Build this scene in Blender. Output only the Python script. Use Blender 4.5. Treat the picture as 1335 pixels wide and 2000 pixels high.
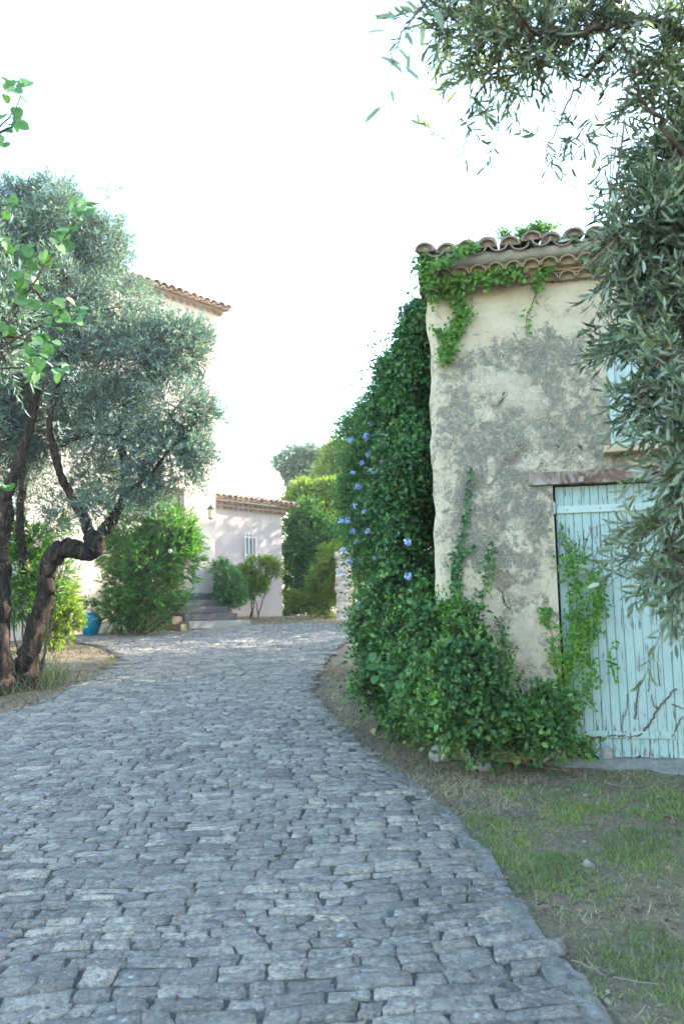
import bpy, math, random
import numpy as np
from mathutils import Vector, Matrix

R = math.radians
random.seed(7)
rng = np.random.default_rng(7)
SC = bpy.context.scene
for o in list(bpy.data.objects):
    bpy.data.objects.remove(o)

# ------------------------------------------------------------------ camera
F = 28 / 36 * 2000.0          # focal length in pixels of the 1335x2000 photograph
EYE = Vector((0, 0, 1.6))
CAMR = Matrix.Rotation(R(90 + 7.0), 3, 'X') @ Matrix.Rotation(R(-1.0), 3, 'Z')
cam_data = bpy.data.cameras.new('camera')
cam = bpy.data.objects.new('camera', cam_data)
SC.collection.objects.link(cam)
cam.matrix_world = Matrix.Translation(EYE) @ CAMR.to_4x4()
cam_data.sensor_fit = 'VERTICAL'
cam_data.sensor_height = 36
cam_data.lens = 28
cam_data.clip_start = 0.05
cam_data.clip_end = 2000
cam_data.dof.use_dof = True
cam_data.dof.focus_distance = 5.2
cam_data.dof.aperture_fstop = 2.6
SC.camera = cam
SC.render.resolution_x, SC.render.resolution_y = 683, 1024

# ------------------------------------------------------------------ sky and sun
SUN_AZ, SUN_EL = 66.0, 28.0      # degrees to the right of the view direction, elevation
world = bpy.data.worlds.new('World')
SC.world = world
world.use_nodes = True
wn = world.node_tree.nodes
sky = wn.new('ShaderNodeTexSky')
sky.sky_type = 'NISHITA'
sky.sun_disc = False
sky.sun_elevation = R(SUN_EL)
sky.sun_rotation = R(SUN_AZ)
sky.air_density = 2.0
sky.dust_density = 1.0
sky.ozone_density = 3.0
wn['Background'].inputs['Strength'].default_value = 0.15
world.node_tree.links.new(sky.outputs[0], wn['Background'].inputs['Color'])
sun_l = bpy.data.lights.new('sun', 'SUN')
sun_l.energy = 4.0
sun_l.angle = R(0.6)
sun_l.color = (1.0, 0.87, 0.70)
sun = bpy.data.objects.new('sun', sun_l)
SC.collection.objects.link(sun)
TO_SUN = Vector((math.sin(R(SUN_AZ)) * math.cos(R(SUN_EL)), math.cos(R(SUN_AZ)) * math.cos(R(SUN_EL)), math.sin(R(SUN_EL))))
sun.rotation_euler = TO_SUN.to_track_quat('Z', 'Y').to_euler()
sun.location = (20, 12, 20)
SC.view_settings.view_transform = 'Standard'
SC.view_settings.look = 'None'
SC.view_settings.gamma = 1
SC.view_settings.exposure = 2.6
SC.view_settings.use_white_balance = True      # the camera's own white balance, a little cool
SC.view_settings.white_balance_temperature = 6050
SC.view_settings.white_balance_tint = 8
SC.cycles.use_denoising = True
SC.cycles.denoising_prefilter = 'FAST'
SC.cycles.sample_clamp_indirect = 4.0
SC.cycles.max_bounces = 8
SC.cycles.diffuse_bounces = 4
SC.cycles.transmission_bounces = 6
SC.cycles.transparent_max_bounces = 4

# ------------------------------------------------------------------ pixel helpers
def ray(px, py):
    return CAMR @ Vector(((px - 667.5) / F, -(py - 1000.0) / F, -1.0))

def at(px, py, Y):
    d = ray(px, py)
    return EYE + d * (Y / d.y)

def on_plane(px, py, p0, n):
    d = ray(px, py)
    return EYE + d * ((p0 - EYE).dot(n) / d.dot(n))

CAMR_T = np.array(CAMR.transposed())
def project(P):
    q = (np.asarray(P, float) - np.array(EYE)) @ CAMR_T.T
    z = -q[:, 2]
    z = np.where(np.abs(z) < 1e-6, 1e-6, z)
    return np.stack([667.5 + F * q[:, 0] / z, 1000.0 - F * q[:, 1] / z, z], 1)

def smooth(a, b, x):
    t = np.clip((x - a) / (b - a), 0, 1)
    return t * t * (3 - 2 * t)

def gz(x, y):
    """height of the ground: a slope that rises away from the camera"""
    x = np.asarray(x, float); y = np.asarray(y, float)
    yc = np.clip(y, -8, 22.5)
    z = -0.21 + 0.075 * yc
    z = z + 0.03 * np.sin(0.7 * x + 0.4) * np.sin(0.5 * y) * smooth(30, 10, np.abs(y)) * smooth(1.0, 3.0, np.abs(x + 1.2))
    return z

def gpt(px, py):
    d = ray(px, py)
    lo, hi = 0.5, 60.0
    for _ in range(50):
        m = (lo + hi) / 2
        p = EYE + d * m
        if p.z > float(gz(p.x, p.y)): lo = m
        else: hi = m
    return EYE + d * lo

# ------------------------------------------------------------------ value noise
def _hash(i, j, k):
    n = (i * 374761393 + j * 668265263 + k * 2147483647 + 1013904223) & 0xFFFFFFFF
    n = ((n ^ (n >> 13)) * 1274126177) & 0xFFFFFFFF
    n = n ^ (n >> 16)
    return (n & 0xFFFF) / 65535.0

def vnoise(p):
    p = np.asarray(p, float)
    i = np.floor(p).astype(np.int64); f = p - i
    f = f * f * (3 - 2 * f)
    r = 0
    for a in (0, 1):
        for b in (0, 1):
            for c in (0, 1):
                w = (f[:, 0] if a else 1 - f[:, 0]) * (f[:, 1] if b else 1 - f[:, 1]) * (f[:, 2] if c else 1 - f[:, 2])
                r = r + w * _hash(i[:, 0] + a, i[:, 1] + b, i[:, 2] + c)
    return r

def fbm(p, o=4):
    p = np.asarray(p, float); s = 0; a = 0.5; t = 0
    for k in range(o):
        s = s + a * vnoise(p + 17.3 * k); t += a; a *= 0.5; p = p * 2.03
    return s / t

# ------------------------------------------------------------------ object helpers
W = {}
COL = SC.collection
def tag(o, label=None, cat=None, group=None, kind=None):
    if label: o['label'] = label
    if cat: o['category'] = cat
    if group: o['group'] = group
    if kind: o['kind'] = kind
    return o

def link(name, data, parent=None, M=None):
    o = bpy.data.objects.new(name, data)
    COL.objects.link(o)
    M = M or Matrix.Identity(4)
    if parent is not None:
        o.parent = parent
        o.matrix_parent_inverse = W[parent].inverted()
    o.matrix_basis = M
    W[o] = M.copy()
    return o

def thing(name, loc, label, cat, group=None):
    o = link(name, None, None, Matrix.Translation(Vector(loc)))
    o.empty_display_size = 0.2
    return tag(o, label, cat, group)

def np_mesh(name, V, faces, mat=None, smooth_=False):
    """faces: list of integer arrays (n,3) or (n,4)"""
    me = bpy.data.meshes.new(name)
    V = np.asarray(V, np.float32)
    me.vertices.add(len(V)); me.vertices.foreach_set('co', V.ravel())
    idx = np.concatenate([np.asarray(f).ravel() for f in faces]).astype(np.int32)
    cnt = np.concatenate([np.full(len(f), np.asarray(f).shape[1]) for f in faces])
    start = np.concatenate([[0], np.cumsum(cnt)[:-1]]).astype(np.int32)
    me.loops.add(len(idx)); me.loops.foreach_set('vertex_index', idx)
    me.polygons.add(len(cnt)); me.polygons.foreach_set('loop_start', start)
    if smooth_: me.polygons.foreach_set('use_smooth', np.ones(len(cnt), bool))
    me.update(calc_edges=True)
    if mat: me.materials.append(mat)
    return me

class MB:
    def __init__(s): s.v = []; s.f = []
    def add(s, V, Fs):
        n = len(s.v); s.v += [tuple(p) for p in V]; s.f += [tuple(i + n for i in f) for f in Fs]
        return s
    def box(s, c, sx, sy, sz, M=None, jit=0.0):
        V = []
        for dx, dy, dz in ((-1,-1,-1),(1,-1,-1),(1,1,-1),(-1,1,-1),(-1,-1,1),(1,-1,1),(1,1,1),(-1,1,1)):
            p = Vector((dx * sx / 2 + random.uniform(-jit, jit), dy * sy / 2 + random.uniform(-jit, jit), dz * sz / 2 + random.uniform(-jit, jit)))
            V.append(Vector(c) + (M @ p if M else p))
        return s.add(V, [(0,3,2,1),(4,5,6,7),(0,1,5,4),(1,2,6,5),(2,3,7,6),(3,0,4,7)])
    def tube(s, pts, rad, n=6, cap=True, rough=0.0):
        pts = [Vector(p) for p in pts]
        base = len(s.v); m = len(pts); prev = None
        for i, p in enumerate(pts):
            d = (pts[min(i + 1, m - 1)] - pts[max(i - 1, 0)])
            if d.length < 1e-9: d = Vector((0, 0, 1))
            d.normalize()
            if prev is None:
                a = d.orthogonal().normalized()
            else:
                a = (prev - d * prev.dot(d))
                a = a.normalized() if a.length > 1e-6 else d.orthogonal().normalized()
            prev = a; b = d.cross(a); r = rad[i] if hasattr(rad, '__len__') else rad
            for k in range(n):
                w = 2 * math.pi * k / n
                rr = r * (1 + random.uniform(-rough, rough))
                s.v.append(tuple(p + (a * math.cos(w) + b * math.sin(w)) * rr))
        for i in range(m - 1):
            for k in range(n):
                s.f.append((base + i * n + k, base + i * n + (k + 1) % n, base + (i + 1) * n + (k + 1) % n, base + (i + 1) * n + k))
        if cap:
            s.f.append(tuple(base + k for k in range(n))[::-1]); s.f.append(tuple(base + (m - 1) * n + k for k in range(n)))
        return s
    def lathe(s, c, prof, n=20):
        base = len(s.v); c = Vector(c)
        for r, z in prof:
            for k in range(n):
                w = 2 * math.pi * k / n
                s.v.append(tuple(c + Vector((r * math.cos(w), r * math.sin(w), z))))
        for i in range(len(prof) - 1):
            for k in range(n):
                s.f.append((base + i * n + k, base + i * n + (k + 1) % n, base + (i + 1) * n + (k + 1) % n, base + (i + 1) * n + k))
        return s
    def mesh(s, name, mat, smooth_=False, bevel=0):
        me = bpy.data.meshes.new(name)
        me.from_pydata(s.v, [], s.f); me.update()
        if smooth_: me.polygons.foreach_set('use_smooth', [True] * len(me.polygons))
        if mat: me.materials.append(mat)
        return me
    def build(s, name, mat, parent=None, smooth_=False, M=None, bevel=0):
        o = link(name, s.mesh(name, mat, smooth_), parent, M)
        if bevel:
            b = o.modifiers.new('bevel', 'BEVEL'); b.width = bevel; b.segments = 2; b.limit_method = 'ANGLE'
        return o

def spline(pts, n=6):
    """Catmull-Rom through points of any dimension"""
    P = np.asarray([list(p) for p in pts], float)
    P = np.vstack([2 * P[0] - P[1], P, 2 * P[-1] - P[-2]])
    out = []
    for i in range(1, len(P) - 2):
        for t in np.linspace(0, 1, n, endpoint=False):
            a, b, c, d = P[i - 1], P[i], P[i + 1], P[i + 2]
            out.append(0.5 * (2 * b + (c - a) * t + (2 * a - 5 * b + 4 * c - d) * t * t + (3 * b - a - 3 * c + d) * t ** 3))
    out.append(P[-2])
    return np.array(out)

# ------------------------------------------------------------------ materials
def new_mat(name):
    m = bpy.data.materials.new(name); m.use_nodes = True
    nt = m.node_tree
    for n in list(nt.nodes): nt.nodes.remove(n)
    out = nt.nodes.new('ShaderNodeOutputMaterial')
    return m, nt, out

class NT:
    def __init__(s, name):
        s.m, s.nt, s.out = new_mat(name)
    def n(s, t, **kw):
        nd = s.nt.nodes.new(t)
        for k, v in kw.items():
            if k in nd.inputs: nd.inputs[k].default_value = v
            else: setattr(nd, k, v)
        return nd
    def l(s, a, b): s.nt.links.new(a, b)
    def coord(s, kind='Object'):
        return s.n('ShaderNodeTexCoord').outputs[kind]
    def noise(s, scale, detail=4, rough=0.55, vec=None, dist=0.0):
        nd = s.n('ShaderNodeTexNoise', Scale=scale, Detail=detail, Roughness=rough, Distortion=dist)
        if vec is not None: s.l(vec, nd.inputs['Vector'])
        return nd.outputs['Fac']
    def voronoi(s, scale, vec=None, feature='F1', rnd=1.0):
        nd = s.n('ShaderNodeTexVoronoi', Scale=scale, Randomness=rnd); nd.feature = feature
        if vec is not None: s.l(vec, nd.inputs['Vector'])
        return nd.outputs['Distance']
    def ramp(s, fac, stops, interp='LINEAR'):
        nd = s.n('ShaderNodeValToRGB'); cr = nd.color_ramp; cr.interpolation = interp
        while len(cr.elements) < len(stops): cr.elements.new(0.5)
        for e, (p, c) in zip(cr.elements, stops):
            e.position = p
            e.color = (c, c, c, 1) if not hasattr(c, '__len__') else (*c, 1)
        s.l(fac, nd.inputs[0]); return nd.outputs[0]
    def mix(s, fac, a, b, mode='MIX'):
        nd = s.n('ShaderNodeMix'); nd.data_type = 'RGBA'; nd.blend_type = mode
        for sock, v in ((nd.inputs[0], fac), (nd.inputs[6], a), (nd.inputs[7], b)):
            if hasattr(v, 'is_output'): s.l(v, sock)
            elif hasattr(v, '__len__'): sock.default_value = (*v, 1)
            else: sock.default_value = v if sock.type == 'VALUE' else (v, v, v, 1)
        return nd.outputs[2]
    def math(s, op, a, b=0.0, clamp=False):
        nd = s.n('ShaderNodeMath'); nd.operation = op; nd.use_clamp = clamp
        for sock, v in ((nd.inputs[0], a), (nd.inputs[1], b)):
            if hasattr(v, 'is_output'): s.l(v, sock)
            else: sock.default_value = v
        return nd.outputs[0]
    def attr(s, name):
        nd = s.n('ShaderNodeAttribute'); nd.attribute_name = name
        return nd.outputs['Fac']
    def bsdf(s, col, rough=0.9, bump=None, bstr=0.3, bdist=0.01, spec=0.3, metallic=0.0):
        p = s.n('ShaderNodeBsdfPrincipled')
        for nm, v in (('Base Color', col), ('Roughness', rough)):
            if hasattr(v, 'is_output'): s.l(v, p.inputs[nm])
            elif hasattr(v, '__len__'): p.inputs[nm].default_value = (*v, 1)
            else: p.inputs[nm].default_value = v
        p.inputs['Specular IOR Level'].default_value = spec
        p.inputs['Metallic'].default_value = metallic
        if bump is not None:
            b = s.n('ShaderNodeBump', Strength=bstr, Distance=bdist)
            s.l(bump, b.inputs['Height']); s.l(b.outputs[0], p.inputs['Normal'])
        return p
    def done(s, p):
        s.l(p.outputs[0], s.out.inputs['Surface']); return s.m

def leaf_mat(name, stops, rough=0.55, trans=0.3, tmul=(1.3, 1.5, 0.55), spec=0.3):
    t = NT(name)
    g = t.n('ShaderNodeNewGeometry').outputs['Random Per Island']
    col = t.ramp(g, stops)
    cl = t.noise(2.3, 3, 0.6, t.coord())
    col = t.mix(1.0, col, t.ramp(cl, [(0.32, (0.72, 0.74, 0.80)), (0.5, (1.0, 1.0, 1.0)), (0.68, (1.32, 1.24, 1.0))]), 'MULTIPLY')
    p = t.bsdf(col, rough, spec=spec)
    tr = t.n('ShaderNodeBsdfTranslucent')
    t.l(t.mix(1.0, col, tmul, 'MULTIPLY'), tr.inputs['Color'])
    mx = t.n('ShaderNodeMixShader'); mx.inputs[0].default_value = trans
    t.l(p.outputs[0], mx.inputs[1]); t.l(tr.outputs[0], mx.inputs[2])
    return t.done(mx)

def m_plain(name, col, rough=0.8, nscale=20, amt=0.25, bstr=0.3, bdist=0.005, spec=0.3, metallic=0.0):
    t = NT(name); v = t.coord()
    nz = t.noise(nscale, 6, 0.6, v)
    c = t.mix(nz, tuple(x * (1 - amt) for x in col), tuple(min(1, x * (1 + amt)) for x in col))
    return t.done(t.bsdf(c, rough, nz, bstr, bdist, spec, metallic))

def m_stone():
    t = NT('paving_stone'); v = t.coord('Object')
    isl = t.n('ShaderNodeNewGeometry').outputs['Random Per Island']
    rnd = t.n('ShaderNodeObjectInfo').outputs['Random']
    r2 = t.math('FRACT', t.math('ADD', isl, rnd))
    base = t.ramp(r2, [(0, (0.150, 0.130, 0.116)), (0.3, (0.19, 0.167, 0.148)), (0.65, (0.24, 0.212, 0.188)), (0.9, (0.30, 0.262, 0.226)), (1, (0.40, 0.335, 0.265))])
    big = t.noise(2.2, 4, 0.6, v)
    mid = t.noise(28, 8, 0.68, v, 0.6)
    fine = t.noise(70, 6, 0.8, v)
    c = t.mix(t.ramp(mid, [(0.36, 0.0), (0.62, 1.0)]), t.mix(1.0, base, (0.50, 0.505, 0.52), 'MULTIPLY'), t.mix(1.0, base, (1.42, 1.40, 1.34), 'MULTIPLY'))
    c = t.mix(t.ramp(big, [(0.38, 0.0), (0.66, 0.45)]), c, (0.31, 0.28, 0.25))
    dark = t.ramp(t.noise(9, 7, 0.7, v, 0.8), [(0.48, 0.0), (0.62, 0.7)])
    c = t.mix(dark, c, (0.115, 0.118, 0.118))
    pit = t.ramp(fine, [(0.38, 1.0), (0.46, 0.0)])
    c = t.mix(t.math('MULTIPLY', pit, 0.8), c, (0.09, 0.09, 0.088))
    # pale lichen spots
    wv = t.n('ShaderNodeVectorMath'); wv.operation = 'ADD'
    nz3 = t.n('ShaderNodeTexNoise', Scale=30.0, Detail=3.0); t.l(v, nz3.inputs['Vector'])
    sc = t.n('ShaderNodeVectorMath'); sc.operation = 'SCALE'; sc.inputs['Scale'].default_value = 0.035
    t.l(nz3.outputs['Color'], sc.inputs[0]); t.l(v, wv.inputs[0]); t.l(sc.outputs[0], wv.inputs[1])
    spots = t.ramp(t.voronoi(9.0, wv.outputs[0]), [(0.10, 1.0), (0.20, 0.0)])
    gate = t.ramp(t.noise(3.1, 3, 0.6, v), [(0.42, 0.0), (0.54, 0.85)])
    spots2 = t.ramp(t.voronoi(26.0, wv.outputs[0]), [(0.15, 0.8), (0.2, 0.0)])
    gate2 = t.ramp(t.noise(5.1, 3, 0.6, v), [(0.42, 0.0), (0.54, 0.8)])
    sp = t.math('MAXIMUM', t.math('MULTIPLY', spots, gate), t.math('MULTIPLY', spots2, gate2))
    c = t.mix(t.math('MULTIPLY', sp, t.ramp(fine, [(0.35, 0.35), (0.6, 1.0)])), c, (0.44, 0.43, 0.40))
    h = t.math('ADD', t.math('MULTIPLY', mid, 0.8), t.math('MULTIPLY', fine, 0.35))
    h = t.math('SUBTRACT', h, t.math('MULTIPLY', pit, 0.3))
    return t.done(t.bsdf(c, 0.88, h, 0.6, 0.013, 0.25))

def m_ground():
    t = NT('soil'); v = t.coord('Object')
    a = t.noise(1.1, 6, 0.65, v); b = t.noise(16, 8, 0.72, v, 1.0); f = t.noise(90, 5, 0.7, v)
    c = t.ramp(b, [(0.25, (0.07, 0.050, 0.036)), (0.5, (0.185, 0.138, 0.098)), (0.75, (0.37, 0.295, 0.215))])
    c = t.mix(t.ramp(a, [(0.40, 0.0), (0.62, 0.75)]), c, t.ramp(b, [(0.3, (0.10, 0.085, 0.05)), (0.7, (0.28, 0.235, 0.15))]))
    c = t.mix(t.ramp(f, [(0.5, 0.0), (0.7, 0.6)]), c, (0.34, 0.30, 0.23))
    h = t.math('ADD', b, t.math('MULTIPLY', f, 0.6))
    return t.done(t.bsdf(c, 0.97, h, 0.9, 0.02, 0.1))

def m_joint():
    t = NT('joint_soil'); v = t.coord('Object')
    b = t.noise(34, 7, 0.7, v); a = t.noise(2, 4, 0.6, v)
    c = t.ramp(b, [(0.3, (0.035, 0.032, 0.029)), (0.55, (0.085, 0.079, 0.072)), (0.75, (0.18, 0.17, 0.155))])
    c = t.mix(t.ramp(a, [(0.5, 0.0), (0.7, 0.5)]), c, (0.20, 0.195, 0.18))
    c = t.mix(t.ramp(t.noise(1.3, 4, 0.65, v), [(0.52, 0.0), (0.66, 0.7)]), c, (0.075, 0.10, 0.045))
    return t.done(t.bsdf(c, 0.96, b, 0.8, 0.012, 0.1))

def m_mortar_edge():
    t = NT('edge_mortar'); v = t.coord('Object')
    b = t.noise(20, 8, 0.7, v, 0.5); f = t.noise(120, 4, 0.7, v)
    c = t.ramp(b, [(0.3, (0.09, 0.085, 0.075)), (0.5, (0.19, 0.182, 0.165)), (0.72, (0.31, 0.30, 0.275))])
    return t.done(t.bsdf(c, 0.95, t.math('ADD', b, f), 0.6, 0.01, 0.15))

def m_plaster_old():
    t = NT('weathered_plaster'); v = t.coord('Object')
    dark = t.attr('dark'); pale = t.attr('pale'); red = t.attr('red')
    big = t.noise(3.2, 6, 0.62, v, 0.3); mid = t.noise(15, 8, 0.75, v, 0.8); fine = t.noise(60, 6, 0.75, v)
    base = t.ramp(big, [(0.3, (0.45, 0.375, 0.265)), (0.5, (0.54, 0.46, 0.34)), (0.75, (0.59, 0.52, 0.41))])
    base = t.mix(t.ramp(mid, [(0.42, 0.0), (0.8, 0.5)]), base, (0.62, 0.56, 0.43))
    # grey lichen, broken up by noise where the wall is stained
    k = t.math('ADD', dark, t.math('MULTIPLY', t.math('SUBTRACT', mid, 0.5), 4.4))
    k = t.math('ADD', k, t.math('MULTIPLY', t.math('SUBTRACT', t.noise(5.5, 5, 0.6, v, 0.4), 0.5), 2.2))
    k = t.math('ADD', k, t.math('MULTIPLY', t.math('SUBTRACT', fine, 0.5), 2.8))
    lich = t.ramp(k, [(0.34, 0.0), (0.95, 0.95)])
    lcol = t.ramp(fine, [(0.34, (0.085, 0.083, 0.075)), (0.5, (0.18, 0.173, 0.15)), (0.66, (0.38, 0.35, 0.28))])
    c = t.mix(lich, base, lcol)
    ylw = t.ramp(t.noise(21, 5, 0.6, v), [(0.58, 0.0), (0.70, 0.5)])
    c = t.mix(t.math('MULTIPLY', ylw, dark), c, (0.52, 0.44, 0.25))
    c = t.mix(t.math('MULTIPLY', pale, t.ramp(mid, [(0.44, 0.0), (0.54, 0.95)])), c, t.ramp(fine, [(0.35, (0.40, 0.34, 0.26)), (0.55, (0.60, 0.53, 0.42)), (0.7, (0.68, 0.62, 0.53))]))
    c = t.mix(red, c, t.ramp(fine, [(0.35, (0.08, 0.06, 0.055)), (0.5, (0.20, 0.14, 0.115)), (0.65, (0.46, 0.38, 0.32))]))
    crack = t.attr('crack')
    c = t.mix(crack, c, (0.03, 0.027, 0.025))
    h = t.math('ADD', t.math('MULTIPLY', mid, 0.6), t.math('MULTIPLY', fine, 0.5))
    h = t.math('SUBTRACT', h, t.math('MULTIPLY', lich, 0.45))
    return t.done(t.bsdf(c, 0.95, h, 0.7, 0.015, 0.12))

def m_plaster_house(name, col):
    t = NT(name); v = t.coord('Object')
    a = t.noise(1.2, 5, 0.6, v); f = t.noise(40, 5, 0.6, v)
    mp = t.n('ShaderNodeMapping'); mp.inputs['Scale'].default_value = (6, 6, 0.5); t.l(v, mp.inputs['Vector'])
    st = t.noise(1.0, 5, 0.6, mp.outputs[0])
    c = t.mix(t.ramp(a, [(0.35, 0.0), (0.7, 1.0)]), tuple(x * 0.86 for x in col), col)
    c = t.mix(t.ramp(st, [(0.5, 0.0), (0.75, 0.35)]), c, tuple(x * 0.6 for x in col))
    return t.done(t.bsdf(c, 0.93, f, 0.3, 0.01, 0.15))

def m_tile():
    t = NT('clay_tile'); v = t.coord('Object')
    rnd = t.n('ShaderNodeObjectInfo').outputs['Random']
    n1 = t.noise(11, 7, 0.7, v, 0.5); n2 = t.noise(45, 5, 0.7, v)
    c = t.ramp(rnd, [(0, (0.20, 0.145, 0.115)), (0.5, (0.27, 0.19, 0.145)), (1, (0.32, 0.25, 0.20))])
    c = t.mix(t.ramp(n1, [(0.46, 0.0), (0.66, 0.7)]), c, (0.16, 0.145, 0.13))
    c = t.mix(t.ramp(n2, [(0.48, 0.0), (0.62, 0.85)]), c, (0.38, 0.36, 0.32))
    return t.done(t.bsdf(c, 0.92, t.math('ADD', n1, n2), 0.6, 0.008, 0.2))

def m_tile_new():
    t = NT('orange_clay_tile'); v = t.coord('Object')
    rnd = t.n('ShaderNodeObjectInfo').outputs['Random']
    n1 = t.noise(9, 6, 0.7, v)
    c = t.ramp(rnd, [(0, (0.34, 0.235, 0.18)), (0.5, (0.42, 0.305, 0.235)), (1, (0.50, 0.39, 0.31))])
    c = t.mix(t.ramp(n1, [(0.45, 0.0), (0.7, 0.6)]), c, (0.25, 0.17, 0.12))
    return t.done(t.bsdf(c, 0.9, n1, 0.4, 0.01, 0.2))

def m_paint(name, col, wood=(0.17, 0.16, 0.155), amount=0.62):
    """pale paint cracked and flaking off along the grain"""
    t = NT(name); v = t.coord('Object')
    rnd = t.n('ShaderNodeObjectInfo').outputs['Random']
    comb = t.n('ShaderNodeCombineXYZ'); t.l(t.math('MULTIPLY', rnd, 37.0), comb.inputs[0]); t.l(t.math('MULTIPLY', rnd, 11.0), comb.inputs[2])
    ad = t.n('ShaderNodeVectorMath'); ad.operation = 'ADD'; t.l(v, ad.inputs[0]); t.l(comb.outputs[0], ad.inputs[1])
    mp = t.n('ShaderNodeMapping'); mp.inputs['Scale'].default_value = (60, 60, 3.2); t.l(ad.outputs[0], mp.inputs['Vector'])
    grain = t.noise(1.0, 7, 0.68, mp.outputs[0], 0.4)
    mp2 = t.n('ShaderNodeMapping'); mp2.inputs['Scale'].default_value = (42, 42, 4.5); t.l(ad.outputs[0], mp2.inputs['Vector'])
    fl = t.noise(1.0, 7, 0.72, mp2.outputs[0], 0.5)
    zone = t.noise(1.6, 3, 0.5, v)
    k = t.math('ADD', fl, t.math('MULTIPLY', t.math('SUBTRACT', zone, 0.5), 0.5))
    sep = t.n('ShaderNodeSeparateXYZ'); t.l(v, sep.inputs[0])
    k = t.math('ADD', k, t.math('MULTIPLY', t.ramp(sep.outputs[2], [(0.33, 1.0), (0.75, 0.0)]), 0.05))
    flake = t.ramp(k, [(amount, 0.0), (amount + 0.025, 1.0)])
    hair = t.ramp(grain, [(0.68, 0.0), (0.73, 0.8)])
    c = t.mix(t.noise(4, 4, 0.6, ad.outputs[0]), tuple(x * 0.84 for x in col), tuple(min(1, x * 1.1) for x in col))
    c = t.mix(t.ramp(rnd, [(0, 0.0), (1, 0.22)]), c, tuple(x * 0.82 for x in col))
    mask = t.math('MAXIMUM', flake, hair)
    c = t.mix(mask, c, t.ramp(grain, [(0.3, tuple(x * 0.55 for x in wood)), (0.7, tuple(x * 1.5 for x in wood))]))
    h = t.math('SUBTRACT', t.math('MULTIPLY', grain, 0.5), mask)
    return t.done(t.bsdf(c, 0.75, h, 0.5, 0.004, 0.25))

def m_lintel():
    t = NT('rusty_lintel'); v = t.coord('Object')
    a = t.noise(5, 6, 0.7, v, 0.6); b = t.noise(30, 6, 0.7, v)
    c = t.ramp(a, [(0.40, (0.37, 0.34, 0.31)), (0.50, (0.26, 0.205, 0.17)), (0.56, (0.165, 0.10, 0.075)), (0.74, (0.11, 0.07, 0.055))])
    c = t.mix(t.ramp(b, [(0.55, 0.0), (0.68, 0.7)]), c, (0.40, 0.29, 0.20))
    return t.done(t.bsdf(c, 0.85, t.math('ADD', a, b), 0.5, 0.006, 0.25))

def m_bark(name, c1, c2, c3, scale=9):
    t = NT(name); v = t.coord('Object')
    mp = t.n('ShaderNodeMapping'); mp.inputs['Scale'].default_value = (1, 1, 0.35); t.l(v, mp.inputs['Vector'])
    a = t.noise(scale, 8, 0.72, mp.outputs[0], 0.8); b = t.noise(scale * 4, 6, 0.7, v)
    c = t.ramp(a, [(0.32, c1), (0.5, c2), (0.68, c3)])
    c = t.mix(t.ramp(b, [(0.35, 0.8), (0.5, 0.0)]), c, tuple(x * 0.4 for x in c1))
    return t.done(t.bsdf(c, 0.95, t.math('ADD', a, t.math('MULTIPLY', b, 0.5)), 1.0, 0.03, 0.1))

def m_glaze():
    t = NT('blue_glaze'); v = t.coord('Object')
    a = t.noise(6, 4, 0.6, v)
    c = t.mix(a, (0.0, 0.13, 0.28), (0.01, 0.26, 0.42))
    return t.done(t.bsdf(c, 0.16, a, 0.05, 0.01, 0.6))

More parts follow.
